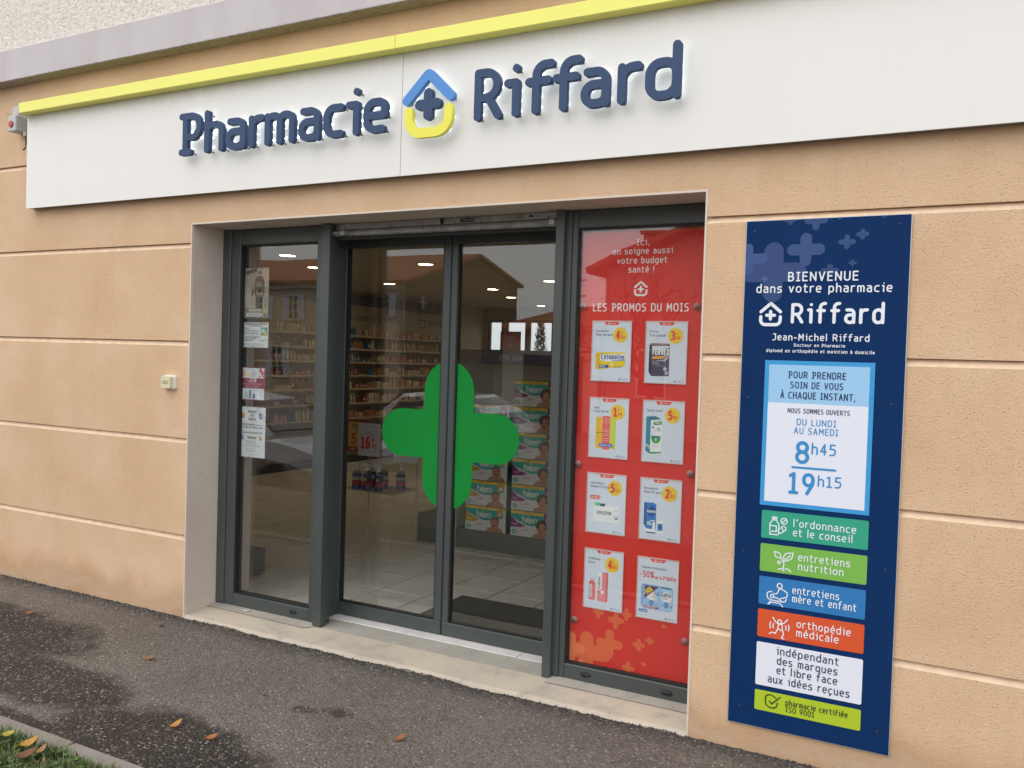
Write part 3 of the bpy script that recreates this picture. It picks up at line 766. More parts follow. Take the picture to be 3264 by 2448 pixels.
# ------------------------------------------------------------------ fascia sign with stand-off letters
FS = thing('fascia_sign', (-2.5, 0, 2.39), 'long white fascia sign with lime bar and slate blue backlit raised letters', 'shop sign')
PF = -.055
for x0, x1 in ((-5.381, -2.4855), (-2.4835, 2.6)):
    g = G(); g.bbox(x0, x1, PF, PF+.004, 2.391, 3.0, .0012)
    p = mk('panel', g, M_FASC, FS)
    e = G(); e.box(x0+.004, x1-.0005, PF+.0041, -.0005, 2.396, 2.999)
    mk('panel_return', e, M_FEDGE, p)
for x in (-4.45, -3.4, -2.55, -2.42, -1.75, -1.02, -.3):
    mk('rivet', G().lathe([(.006, 0), (.005, -.003), (0, -.004)], 8, (x, -.03, 2.396), None, 'z'), M_STEEL, FS)
for x0, x1 in ((-5.371, -2.4880), (-2.4865, 2.6)):
    mk('lime_bar', G().bbox(x0, x1, -.12, PF-.0005, 2.975, 3.040, .003), M_YEL, FS)
YF, YB = -.108, -.082
def along(pl, closed, step):
    pts = pl+[pl[0]] if closed else pl
    tot = sum(math.dist(a, b) for a, b in zip(pts, pts[1:])); n = max(1, round(tot/step)); out = []; want = tot/n/2; acc_ = 0
    for a, b in zip(pts, pts[1:]):
        l = math.dist(a, b)
        while l > 0 and acc_+l >= want-1e-9 and len(out) < n:
            t = (want-acc_)/l; out.append((a[0]+(b[0]-a[0])*t, a[1]+(b[1]-a[1])*t)); want += tot/n
        acc_ += l
    return out
def union_solid(g, pls, h, yf, yb, mf, mb, cell=.0024):
    """all bars of a letter fused into one crisp plate: marching squares over the distance field"""
    seg = []
    for pl, cl in pls:
        q = pl+[pl[0]] if cl else pl
        seg += list(zip(q, q[1:]))
    A = np.array([a for a, b in seg]); B = np.array([b for a, b in seg])
    lo = np.minimum(A.min(0), B.min(0))-h-2*cell; hi = np.maximum(A.max(0), B.max(0))+h+2*cell
    X = np.arange(lo[0], hi[0], cell); Z = np.arange(lo[1], hi[1], cell); P = np.stack(np.meshgrid(X, Z, indexing='ij'), -1)
    D = np.full(P.shape[:2], 9.)
    for a, b in zip(A, B):
        d = b-a; t = np.clip(((P-a)@d)/max(d@d, 1e-12), 0, 1); D = np.minimum(D, np.linalg.norm(P-a-t[..., None]*d, axis=-1))
    f = h-D; ins = f > 0
    def lerp(p, q, fp, fq):
        t = fp/(fp-fq); return (p[0]+(q[0]-p[0])*t, p[1]+(q[1]-p[1])*t)
    nx, nz_ = f.shape
    for i in range(nx-1):
        run = None
        for j in range(nz_-1):
            c = [(i, j), (i+1, j), (i+1, j+1), (i, j+1)]; k = [bool(ins[p]) for p in c]
            if all(k):
                if run is None: run = j
                continue
            if run is not None:
                g.poly([(X[i], yf, Z[run]), (X[i+1], yf, Z[run]), (X[i+1], yf, Z[j]), (X[i], yf, Z[j])], mf); g.poly([(X[i], yb, Z[run]), (X[i], yb, Z[j]), (X[i+1], yb, Z[j]), (X[i+1], yb, Z[run])], mb); run = None
            if not any(k): continue
            poly = []; cut = []
            for e in range(4):
                p, q = c[e], c[(e+1) % 4]; pw, qw = (X[p[0]], Z[p[1]]), (X[q[0]], Z[q[1]])
                if k[e]: poly.append(pw)
                if k[e] != k[(e+1) % 4]:
                    w_ = lerp(pw, qw, f[p], f[q]); poly.append(w_); cut.append(w_)
            if len(poly) > 2:
                g.poly([(x, yf, z) for x, z in poly], mf); g.poly([(x, yb, z) for x, z in poly[::-1]], mb)
            for a, b in zip(cut[::2], cut[1::2]):
                if k[0] and len(cut) == 4: pass
                g.poly([(a[0], yf, a[1]), (a[0], yb, a[1]), (b[0], yb, b[1]), (b[0], yf, b[1])], mf)
def raised(name, strokes, h, m, label=None, led=.052):
    g = G(); pins = G(); leds = G(); k = 0; tips = []; pls = []
    for st in strokes:
        for pl, cl in dense(st, 9):
            k += 1
            pls.append((pl, cl))
            if len(pl) > 1 and (cl or math.dist(pl[0], pl[-1]) > .02):
                for p in along(pl, cl, led):
                    leds.lathe([(.0042, 0), (.0042, -.003), (.0028, -.0055), (0, -.0062)], 6, (p[0], PF-.0003, p[1]), None, 'y')
            if not cl: tips += [pl[0], pl[-1]]
            else: tips.append(pl[len(pl)//2])
    union_solid(g, pls, h, YF, YB, m, M_BACKL)
    for p in tips:
        pins.tube([(p[0], YB+.002, p[1]-.004), (p[0], PF, p[1]-.004)], .0022, 6)
        pins.lathe([(.005, -.003), (.005, 0)], 6, (p[0], PF, p[1]-.004), None, 'y')
    o = mk(name, g, None, FS)
    if label: tag(o, label)
    if leds.v: mk('led', leds, M_LED, o)
    if pins.v: mk('stand_off_pin', pins, M_STEEL, o)
    return o
ZB, CAPH, HW = 2.612, .196, .0178
ZB = 2.594+HW
def letter(ch, xl, xr, m=M_NAVY):
    gw, sts = GL[ch]; xs_ = [p[0] for st in sts for p in st if p != 'C']
    x0, x1 = min(xs_), max(xs_)
    # height of lower case and caps follow the measured 0.165 / 0.230 m
    def ty(v): return ZB+(v/.7*(.168-2*HW) if v <= .7 else (.168-2*HW)+(v-.7)/(.3 if ch not in 'hdf' else .36)*.062)
    k = (xr-xl-2*HW)/(x1-x0)
    out = []
    for st in sts:
        q = []
        for p in st:
            if p == 'C': q.append('C'); continue
            y = ty(p[1]) if p[1] <= 1.01 or ch in 'hdf' else ZB+.23-2*HW
            r = p[2]*.205 if len(p) > 2 else 0
            q.append((xl+HW+(p[0]-x0)*k, y, r) if r else (xl+HW+(p[0]-x0)*k, y))
        out.append(q)
    return raised('letter', out, HW, m, 'raised slate blue letter %s' % ch)
for ch, a, b in (('P', -3.942, -3.767), ('h', -3.748, -3.598), ('a', -3.590, -3.443), ('r', -3.423, -3.310), ('m', -3.311, -3.104), ('a', -3.084, -2.940),
                 ('c', -2.922, -2.789), ('i', -2.782, -2.694), ('e', -2.673, -2.527), ('R', -2.051, -1.905), ('i', -1.899, -1.816), ('f', -1.795, -1.660 + .012),
                 ('f', -1.663, -1.518), ('a', -1.529, -1.393), ('r', -1.364, -1.252), ('d', -1.244, -1.090)):
    letter(ch, a, b-.006)
raised('logo_roof', [[(-2.421, 2.727), (-2.300, 2.842, .012), (-2.180, 2.727)]], .0225, M_SKYB, 'sky blue roof chevron of the house emblem', .06)
raised('logo_plus', [[(-2.348, 2.700), (-2.252, 2.700)], [(-2.300, 2.650), (-2.300, 2.750)]], .0235, M_NAVY, 'slate blue plus sign of the house emblem', .04)
raised('logo_cup', [[(-2.408, 2.672), (-2.408, 2.570, .07), (-2.188, 2.570, .07), (-2.188, 2.672)]], .0225, M_YEL2, 'yellow cup shaped base of the house emblem', .06)

# alarm box at the left end of the fascia
AB = thing('alarm_call_box', (-5.5, 0, 2.88), 'light grey electrical box with red disc left of the white fascia', 'electrical box')
mk('housing', G().bbox(-5.535, -5.455, -.085, -.0, 2.885, 2.985, .005), M_GREYP, AB)
mk('lid', G().bbox(-5.530, -5.47, -.06, -.0, 2.9855, 3.05, .004), M_GREYP, AB)
mk('red_disc', G().lathe([(.021, -.002), (.021, -.008), (.017, -.010)], 20, (-5.497, -.084, 2.93), None, 'y'), M_RED, AB)
g = G(); g.tube([(-5.44, -.03, 2.885), (-5.44, -.03, 2.86)], .012, 10); mk('cable_gland', g, M_GREYP, AB)
g = G(); g.tube([(-5.44+.024*math.sin(t)-.012, -.03, 2.82+.045*math.cos(t)) for t in [PI*k/9*1.25-.3 for k in range(10)]], .004, 8); mk('cable', g, M_BLACK, AB, True)
g = G(); g.tube([(-5.555, -.075, 3.0), (-5.50, -.075, 2.985), (-5.42, -.075, 2.985), (-5.33, -.075, 2.955)], .006, 8)
g.tube([(-5.33+.016*math.cos(t)+.012, -.075, 2.948+.016*math.sin(t)) for t in [2*PI*k/12 for k in range(13)]], .004, 6)
g.tube([(-5.562+.014*math.cos(t), -.075, 2.998+.014*math.sin(t)) for t in [2*PI*k/12 for k in range(13)]], .004, 6)
mk('clip', g, M_CLEAR, AB, True)

# door bell
DB = thing('door_bell', (-4.09, 0, 1.3), 'small cream door bell button on the tan wall', 'door bell')
def rbox(x0, x1, z0, z1, y0, y1, r):
    p = []
    for (cx, cz, a) in ((x1-r, z0+r, -PI/2), (x1-r, z1-r, 0), (x0+r, z1-r, PI/2), (x0+r, z0+r, PI)):
        p += [(cx+r*math.cos(a+PI/2*k/4), cz+r*math.sin(a+PI/2*k/4)) for k in range(5)]
    g = G(); g.prism_y(p, y1, y0+.004); c = ((x0+x1)/2, (z0+z1)/2); n = len(p)
    q = [(c[0]+(a-c[0])*.94, c[1]+(b-c[1])*.94) for a, b in p]
    for i in range(n):
        j = (i+1) % n; g.poly([(p[i][0], y0+.004, p[i][1]), (p[j][0], y0+.004, p[j][1]), (q[j][0], y0, q[j][1]), (q[i][0], y0, q[i][1])])
    g.poly([(a, y0, b) for a, b in q]); return g
mk('base_plate', rbox(-4.134, -4.040, 1.298, 1.380, -.016, 0, .012), M_WHITEP, DB)
mk('rocker', rbox(-4.130, -4.054, 1.304, 1.374, -.040, -.0165, .008), M_CREAM, DB)
F = Fl(-4.118, -.0405, 1.330); F.rrect(0, 0, .052, .018, .008, 0, '77735a'); F.rrect(.0025, .0025, .0495, .0155, .006, .0004, 'cfc9a0'); F.lines(.012, .0085, .03, 1, .004, .003, .0008, '77735a', 0); F.build('name_plate', DB)

# ------------------------------------------------------------------ tall information panel
IP = thing('information_panel', (-.536, 0, .106), 'tall navy blue welcome panel with opening hours and coloured service plates', 'sign')
SX, SZ = -.836, .106
mk('board', G().bbox(SX, SX+.6, -.010, -.0005, SZ, SZ+2.0, .0015), mat('aluminium_edge', (.55, .57, .6), .4, metal=.5), IP)
NAVY = '1c3a66'
F = Fl(SX, -.0104, SZ); F.rect(.003, .003, .597, 1.997, 0, mat('navy_print', s2l('123260'), .5, spec=.06, noise=(2, .04))); F.build('navy_face', IP)
CL = (.003, .003, .597, 1.997)
for i, (u, v, rx, ry, h, c) in enumerate(((.231, 1.880, .070, .064, .0215, '37507f'), (.112, 1.795, .125, .117, .037, '33497a'), (.012, 1.850, .078, .06, .02, '3b5388'), (.379, 1.904, .031, .028, .010, '2f4b7c'),
        (.4325, 1.931, .023, .020, .0085, '2f4b7c'), (.4015, 1.8245, .0155, .0135, .005, '2d4878'), (.080, 1.770, .014, .013, .0045, '46609a'), (.265, 1.990, .043, .038, .0135, '2f4a7b'),
        (.322, 1.797, .034, .027, .011, '2a4575'), (.17, 1.995, .022, .02, .008, '2b4676'), (.35, 1.997, .012, .010, .005, '2b4676'), (.505, 1.995, .008, .008, .004, '2b4676'))):
    F = Fl(SX, -.0104, SZ); F.plus(u, v, rx, ry, h, .0004+.00008*i, c, CL); F.build('faint_plus', IP)
WH = 'e6ebf6'
def sline(t, u0, u1, v, cap, c=WH, wt=.14, par=IP, nm='lettering', d=.0022):
    F = Fl(SX, -.0104, SZ); F.text(t, u0, v, cap, d, c, u1-u0, wt); return F.build(nm, par)
sline('BIENVENUE', .169, .425, 1.761, .0315, wt=.17); sline('dans votre pharmacie', .050, .543, 1.717, .0305, wt=.16)
F = Fl(SX, -.0104, SZ); house_logo(F, .065, 1.585, .087, .097, .0022, WH, .0062); F.build('house_logo', IP)
sline('Riffard', .186, .520, 1.602, .067, wt=.18)
sline('Jean-Michel Riffard', .118, .472, 1.532, .0235, wt=.17); sline('Docteur en Pharmacie', .201, .388, 1.508, .0105, wt=.19); sline('diplom\u00e9 en orthop\u00e9die et maintien \u00e0 domicile', .097, .492, 1.485, .0112, wt=.19)
F = Fl(SX, -.0104, SZ); F.rect(.095, .884, .496, 1.4525, .0012, '3d9bd8'); F.rect(.1115, .9005, .479, 1.2885, .0016, 'e4e8f4'); F.rect(.1115, 1.2886, .479, 1.436, .0016, '9dcbee')
OH = F.build('opening_hours_plate', IP); DK = '2a4266'; BL = '3d8fcb'
for t, a, b, v, cp, c, wt in (('POUR PRENDRE', .185, .396, 1.387, .0235, DK, .17), ('SOIN DE VOUS', .194, .387, 1.348, .0225, DK, .17), ('\u00c0 CHAQUE INSTANT,', .158, .432, 1.308, .0235, DK, .17),
        ('NOUS SOMMES OUVERTS', .188, .414, 1.252, .0165, '3a3f57', .17), ('DU LUNDI', .223, .368, 1.206, .0225, BL, .16), ('AU SAMEDI', .214, .376, 1.173, .0225, BL, .16),
        ('8', .222, .275, 1.063, .075, BL, .18), ('h45', .282, .371, 1.098, .0385, BL, .16), ('19', .202, .298, .944, .073, BL, .18), ('h15', .309, .395, .977, .0375, BL, .16)):
    sline(t, a, b, v, cp, c, wt, OH)
F = Fl(SX, -.0104, SZ); F.stroke([(.214, 1.0415), (.371, 1.0415)], .0042, .0022, BL); F.build('rule', OH)
def plate(v0, v1, c, lab):
    F = Fl(SX, -.0104, SZ); F.rrect(.105, v0, .497, v1, .006, .0012, c); return tag(F.build('service_plate', IP), lab)
p1 = plate(.755, .864, '35a384', 'sea green plate with bottle and pills icon'); sline("l'ordonnance", .226, .454, .812, .0268, par=p1); sline('et le conseil', .226, .443, .776, .0268, par=p1)
p2 = plate(.624, .733, '7cb84f', 'light green plate with seedling icon'); sline('entretiens', .249, .438, .683, .0268, par=p2); sline('nutrition', .250, .416, .647, .0268, par=p2)
p3 = plate(.493, .604, '3079b8', 'blue plate with mother and baby icon'); sline('entretiens', .232, .404, .553, .0262, par=p3); sline('m\u00e8re et enfant', .233, .466, .520, .0262, par=p3)
p4 = plate(.364, .474, 'd8572f', 'orange plate with leaping figure icon'); sline('orthop\u00e9die', .253, .450, .424, .0268, par=p4); sline('m\u00e9dicale', .253, .408, .389, .0268, par=p4)
p5 = plate(.172, .343, 'e4e7f2', 'white plate with four lines of dark text')
for t, a, b, v in (('ind\u00e9pendant', .182, .412, .305), ('des marques', .185, .409, .267), ('et libre face', .185, .409, .230), ('aux id\u00e9es re\u00e7ues', .153, .455, .191)): sline(t, a, b, v, .0275, '39415a', .15, p5)
p6 = plate(.073, .1525, 'b0c72c', 'yellow green certification plate with tick icon'); sline('pharmacie certifi\u00e9e', .224, .451, .113, .0205, '3a4430', .16, p6); sline('ISO 9001', .225, .332, .088, .019, '3a4430', .16, p6)
def icon(strokes, par, u, v, s, h=.0022, c=WH):
    F = Fl(SX, -.0104, SZ)
    for st in strokes: F.stroke([('C' if p == 'C' else (u+p[0]*s, v+p[1]*s, *(q*s for q in p[2:]))) for p in st], h, .0022, c, 5)
    F.build('icon', par)
def circ(x, y, r): return [(x-r, y-r, r), (x+r, y-r, r), (x+r, y+r, r), (x-r, y+r, r), 'C']
icon([[(0, 0, .1), (.5, 0, .1), (.5, .62, .12), (.38, .78), ], [(.0, .4), (.0, .62, .12), (.12, .78)], [(0, .4), (0, 0, .1), (.3, 0)], [(.12, .84), (.38, .84)], [(.12, .92), (.38, .92)], [(.12, 1.0), (.38, 1.0)], [(0, .18), (.36, .18), (.36, .5), (0, .5)], circ(.78, .82, .17), [(.7, .74), (.86, .9)], [(.58, .06, .16), (.95, .38, .16), (.78, .58, .16), (.42, .26, .16), 'C'], [(.68, .38), (.76, .26)]], p1, .138, .772, .068)
icon([[(.25, .05), (.4, .12, .1), (.55, 0)], [(.5, .1), (.55, .4, .2), (.4, .62)], [(.55, .5), (.5, .75, .2), (.62, .95, .2), (1.0, 1.0), (.92, .68, .2), (.62, .52, .1)], [(.6, .6), (.85, .86)], [(.38, .66), (.1, .68, .1), (.02, .98), (.3, .92, .1), (.4, .7)], circ(.28, .42, .07), [(.6, .12), (.75, .14, .1), (.9, 0)]], p2, .157, .634, .074)
icon([circ(.62, .92, .12), [(.62, .8), (.85, .72, .1), (1.0, .62, .1), (1.0, .4, .1), (.7, .3)], [(.62, .78), (.5, .5, .1), (.36, .5)], [(.25, .58), (.02, .55, .15), (.02, .2, .2), (.35, .15, .1), (.6, .15), (.95, .12, .2), (.96, .3)], circ(.27, .36, .08), [(.35, .32), (.55, .28, .1), (.72, .2)], [(.08, -.08), (.2, .1, .1)], [(.12, -.05), (.25, .05, .1), (.65, .05, .1), (.8, -.1)]], p3, .136, .502, .078)
icon([circ(.5, .82, .1), [(.5, .68), (.3, .78, .1), (.15, 1.0)], [(.5, .68), (.72, .78, .1), (.9, 1.0)], [(.45, .7), (.42, .45), (.6, .38)], [(.62, .68), (.66, .4), (.72, .2), (.62, 0), (.75, -.04)], [(.42, .45), (.3, .18), (.12, .22), (0, .12)], [(.05, .75), (.0, .55, .2), (.05, .42)], [(.2, .68), (.16, .55, .1), (.2, .45)], [(.95, .72), (1.0, .55, .2), (.95, .42)], [(.8, .66), (.85, .55, .1), (.8, .45)]], p4, .152, .372, .075)
icon([[(.72, .78), (.45, .95, .2), (.02, .9, .35), (.02, .1, .35), (.8, .0, .35), (.84, .45)], [(.28, .5), (.45, .32), (1.02, .9)]], p6, .146, .088, .056, .0024, '2f4424')
for u, v in ((.035, 1.957), (.557, 1.963), (.034, 1.302), (.556, 1.302), (.04, .69), (.56, .69), (.045, .075), (.556, .085)):
    mk('screw', G().lathe([(.0045, 0), (.004, -.002), (.001, -.0025)], 8, (SX+u, -.0105, SZ+v), None, 'y'), mat('rusty_screw', (.06, .035, .02), .6), IP)

# ------------------------------------------------------------------ red promotion poster behind the right window
GAIN = 1.45
PO = thing('promotion_poster', (-1.36, .28, .106), 'tall red promotions poster filling the right shop window', 'poster')
PX0, PX1, PZ0, PZ1 = -1.664, -1.04, .112, 2.134
RB = .279
mk('red_sheet', G().box(PX0, PX1, RB, RB+.004, PZ0, PZ1), mat('red_print', s2l('e0342e'), .5, spec=.3, noise=(3, .04)), PO)
OR = ['c45a34', 'cc6a44', 'd27a52']
PLN = 0
def pl(us):
    F = Fl(0, RB-.0003, 0)
    global PLN; PLN += 1
    for i, (u, v, rx, ry, h, c) in enumerate(us): F.plus(u, v, rx, ry, h, .0001+PLN*.0001, OR[c], (PX0+.001, PZ0+.001, PX1-.001, PZ1-.001))
    return F.build('orange_plus', PO)
for q in ((-1.577, .17, .125, .093, .036, 0), (-1.463, .225, .067, .067, .021, 0), (-1.523, .365, .028, .032, .011, 0), (-1.4345, .340, .040, .043, .013, 0), (-1.384, .375, .028, .029, .010, 0), (-1.320, .245, .031, .029, .0105, 0),
          (-1.2685, .2725, .022, .020, .008, 0), (-1.367, .130, .033, .030, .011, 0), (-1.2935, .162, .015, .0135, .005, 0), (-1.2055, .351, .014, .0125, .0045, 0)):
    pl([q])
pl([(-1.655, .175, .072, .075, .022, 1)])
pl([(-1.602, .115, .014, .012, .0045, 2)])
RW = 'f0d9d9'
def pline(t, a, b, v, cap, wt=.15):
    F = Fl(0, RB-.0004, 0); F.text(t, a, v, cap, .0004, RW, b-a, wt); F.build('lettering', PO)
pline('Ici,', -1.398, -1.337, 2.069, .026); pline('on soigne aussi', -1.513, -1.226, 2.029, .0255); pline('votre budget', -1.490, -1.250, 1.9865, .0255); pline('sant\u00e9 !', -1.433, -1.309, 1.945, .0255); pline('LES PROMOS DU MOIS', -1.602, -1.144, 1.769, .0325, .16)
F = Fl(0, RB-.0004, 0); house_logo(F, -1.4025, 1.836, .064, .071, .0004, RW, .0046); F.build('house_logo', PO)
M_SUCK = mat('suction_cup_plastic', (.60, .30, .29), .25)
for x, z in ((-1.647, 1.790), (-1.105, 1.789), (-1.648, 1.049), (-1.107, 1.050), (-1.639, .312), (-1.103, .303)):
    o = mk('suction_cup', G().lathe([(.017, -.0115), (.013, -.009), (.007, -.005), (.006, -.001)], 18, (x, RB, z), None, 'y'), M_SUCK, PO, True)
    mk('knob', G().lathe([(.0038, -.0125), (.0038, -.001)], 10, (x, RB, z), None, 'y'), mat('cup_knob', (.14, .09, .10), .4), o)

CW, CH = .196, .2815
def card(cx, cz, label, title, price, draw, tab_text='Promo'):
    t = thing('price_card', (cx, RB-.004, cz), label, 'price card', 'price cards on the red poster')
    y = RB-.004
    pk = G(); e = .0035                      # clear sleeve edge
    for a in ((0, e, 0, CH), (CW-e, CW, 0, CH), (e, CW-e, 0, e), (e, CW-e, CH-e*1.6, CH)): pk.box(cx+a[0], cx+a[1], y-.0022, y+.0012, cz+a[2], cz+a[3])
    mk('sleeve', pk, mat('clear_sleeve_edge', (.78, .55, .55), .2), t)
    F = Fl(cx, y, cz); F.rect(.004, .004, CW-.004, CH-.005, 0, 'bcc3d2'); F.build('sheet', t)
    F = Fl(cx, y, cz); F.poly([(.062, CH-.005), (.064, CH-.013), (.072, CH-.020), (.124, CH-.020), (.132, CH-.013), (.134, CH-.005)][::-1], .0004, 'd8443f')
    house_logo(F, .080, CH-.0175, .010, .0105, .0007, 'f0c9c6', .0009); F.text(tab_text, .095, CH-.0155, .006, .0007, 'f0c9c6', .023); F.build('red_tab', t)
    F = Fl(cx, y, cz); v = CH-.052
    for ln in title: F.text(ln, .020, v, .0098, .0004, '565b6c', None, .17, .12); v -= .017
    F.lines(.028, v-.002, .035, 1, .003, .0009, .0004, '9a9fae', .1)
    F.lines(.012, .0165, .115, 2, .0035, .0008, .0004, 'a4a9b6', .05); house_logo(F, .138, .0085, .009, .010, .0004, '4a5670', .0008); F.text('totum', .150, .0095, .0070, .0004, '4a5670', .032)
    F.build('lettering', t)
    if price:
        F = Fl(cx, y, cz); u, w_ = .140, CH-.066
        F.star(u, w_, .0375, .0335, 20, .0005, 'e6b13a'); ps = F.build('price_star', t)
        F = Fl(cx, y, cz); F.text(price[0], u-.0205, w_-.0165, .034, .0009, 'c94a33', .0195, .29); F.text('\u20ac', u+.003, w_+.005, .010, .0009, 'c94a33', .007, .18); F.text(price[1], u+.002, w_-.0165, .0145, .0009, 'c94a33', .020, .2); F.build('lettering', ps)
    F = Fl(cx, y, cz); draw(F); F.build('product_picture', t)
def d_loz(F):
    F.poly([(.022, .060), (.022, .130), (.040, .135), (.168, .137), (.168, .075), (.045, .055)], .0004, 'e2b41a'); F.poly([(.022, .060), (.022, .130), (.042, .126), (.044, .056)], .0006, 'c99a12'); F.poly([(.045, .100), (.070, .092), (.12, .094), (.168, .108), (.168, .130), (.045, .124)], .0006, 'd9dde6')
    F.text('Lysopa\u00efne', .050, .106, .0205, .0009, '27408f', .113, .2, slant=.12); F.poly([(.105, .100), (.168, .104), (.168, .099), (.105, .095)], .0009, '7a93b8'); F.rect(.040, .063, .088, .077, .0009, '1f4f94'); F.lines(.044, .072, .03, 2, .005, .002, .0012, 'cdd6ea', .3); F.disc(.104, .080, .006, .0009, 'e8dfb0'); F.lines(.115, .071, .045, 2, .006, .002, .0009, '8a6f10', .2)
def d_fer(F):
    F.poly([(.020, .052), (.020, .175), (.030, .182), (.115, .181), (.115, .035), (.032, .033)], .0004, '4a4257'); F.poly([(.020, .052), (.020, .175), (.032, .168), (.032, .034)], .0006, '38323f'); F.poly([(.020, .175), (.030, .182), (.115, .181), (.105, .172)], .0006, '8c6a60')
    F.poly([(.034, .150), (.034, .170), (.112, .170), (.112, .160), (.070, .154)], .0007, 'b9bcc8'); F.text('FERVEX', .036, .131, .023, .001, 'e4e3ea', .076, .22, slant=.1); F.poly([(.034, .110), (.034, .122), (.105, .126), (.085, .112)], .0008, 'd79045'); F.poly([(.050, .104), (.090, .108), (.112, .132), (.112, .118), (.095, .100)], .0008, '9a9aa8'); F.lines(.036, .100, .035, 4, .005, .002, .0008, '9892a8', .3); F.poly([(.085, .065), (.097, .058), (.108, .068), (.096, .076)], .0008, 'a9a5b4'); F.rect(.098, .042, .110, .056, .0008, 'a9a5b4')
def d_lip(F):
    F.rrect(.034, .046, .076, .190, .003, .0004, 'dca63c'); F.rrect(.096, .046, .134, .190, .003, .0004, 'b3bd46'); F.rrect(.068, .040, .105, .196, .004, .0007, 'd65a5c')
    F.disc(.0865, .172, .0145, .0010, 'e9b3b4'); F.disc(.0865, .172, .0128, .0012, 'cf5154'); F.rect(.0845, .166, .0885, .180, .0014, 'f0d9d9')
    for v in (.13, .122, .112, .104, .09, .08): F.rect(.072, v, .101, v+.003, .0010, 'e69a9b')
    F.rect(.036, .116, .102, .1185, .0012, '8f5a3a'); F.rrect(.052, .053, .122, .068, .007, .0015, '2a60a8'); F.text('Parfum au choix', .058, .0575, .0068, .0018, 'cfe0f2', .058, .18)
def d_nas(F):
    F.poly([(.018, .050), (.018, .205), (.040, .190), (.040, .038)], .0004, '3c7a8f'); F.poly([(.018, .205), (.062, .209), (.092, .196), (.040, .190)], .0005, '2f6a78'); F.poly([(.040, .038), (.040, .190), (.092, .196), (.092, .044)], .0004, 'd6dbe4')
    F.poly([(.050, .172), (.056, .184), (.091, .188), (.091, .172), (.060, .168)], .0007, '2f7a4c'); F.lines(.060, .180, .028, 2, .006, .003, .0010, 'bcd9b6', .2); F.disc(.051, .158, .0055, .0007, '4b8bb5'); F.disc(.077, .150, .0085, .0007, '3a6f8a'); F.disc(.077, .150, .0060, .0009, 'dfe5ee'); F.rect(.0755, .146, .0785, .154, .0011, '3a6f8a')
    F.poly([(.045, .118)]+[(.066+.022*math.cos(a), .110+.024*math.sin(a)) for a in [PI+PI*k/12 for k in range(13)]]+[(.088, .118)], .0007, '3f8c4c'); F.rect(.0445, .113, .0885, .120, .0009, '2f6a78'); F.disc(.066, .103, .0033, .0011, 'dfeee0', 12, .0055); F.stroke([(.045, .12), (.062, .152)], .0006, .0007, '5b7a8a'); F.lines(.050, .078, .03, 3, .005, .0014, .0007, '9aa3b2', .3); F.poly([(.040, .038), (.092, .044), (.092, .050), (.040, .046)], .0007, '3f8c4c'); F.poly([(.020, .070), (.020, .084), (.038, .074), (.038, .060)], .0006, 'd6dbe4')
    for k in range(5): F.rect(.023+k*.0028, .068-k*.0014, .0245+k*.0028, .079-k*.0014, .0008, '444a55')
def d_sen(F):
    F.rect(.042, .055, .165, .132, .0004, 'd9dee8'); F.poly([(.025, .058), (.042, .055), (.042, .132), (.025, .136)], .0004, 'bfc6d3'); F.rect(.044, .128, .070, .142, .0007, '55b06a'); F.rect(.070, .127, .094, .140, .0007, '35405a'); F.text('SENSODYNE', .052, .089, .0155, .0008, '414b5e', .076, .13); F.disc(.150, .083, .0095, .0007, '4d8193', 20, .0135); F.disc(.150, .087, .006, .0010, 'dfe8ee', 16, .0095); F.lines(.142, .113, .018, 2, .005, .002, .0007, '8b93a2', .2); F.stroke([(.100, .068), (.115, .074, .01), (.135, .068)], .0008, .0007, 'b4bdc9')
    F.rrect(.016, .158, .070, .176, .008, .0006, 'c94545'); F.text('Lot de 2', .021, .1625, .0095, .0009, 'f2dede', .044, .18)
def d_hex(F):
    F.poly([(.022, .070), (.022, .168), (.066, .170), (.080, .163), (.080, .050), (.036, .050)], .0004, '2b6cae'); F.poly([(.022, .070), (.022, .168), (.036, .164), (.036, .052)], .0006, '205590'); F.poly([(.040, .137), (.058, .155), (.076, .142), (.076, .118), (.058, .104), (.040, .116)], .0008, '23407f'); F.text('HEXASPRAY', .038, .124, .0098, .0011, 'd9e2f0', .041, .16); F.lines(.038, .076, .022, 2, .009, .006, .0008, 'c4d2e6', .2); F.poly([(.022, .052), (.036, .036), (.080, .036), (.080, .049), (.036, .049)], .0004, 'd0d6e0'); F.rect(.036, .030, .080, .036, .0007, '2b5f9e')
    F.rrect(.064, .046, .077, .080, .003, .0010, 'dde3ec'); F.rect(.068, .080, .074, .090, .0010, 'dde3ec'); F.rect(.052, .086, .074, .090, .0011, 'dde3ec')
    F.rrect(.088, .034, .113, .092, .005, .0004, 'e0e4ec'); F.rect(.095, .092, .106, .112, .0004, 'b9c0cb'); F.rect(.095, .106, .142, .112, .0005, 'c3c9d3'); F.rect(.089, .046, .112, .078, .0007, '2f74b5'); F.poly([(.093, .066), (.1005, .073), (.108, .066), (.108, .058), (.1005, .052), (.093, .058)], .0009, '27487f')
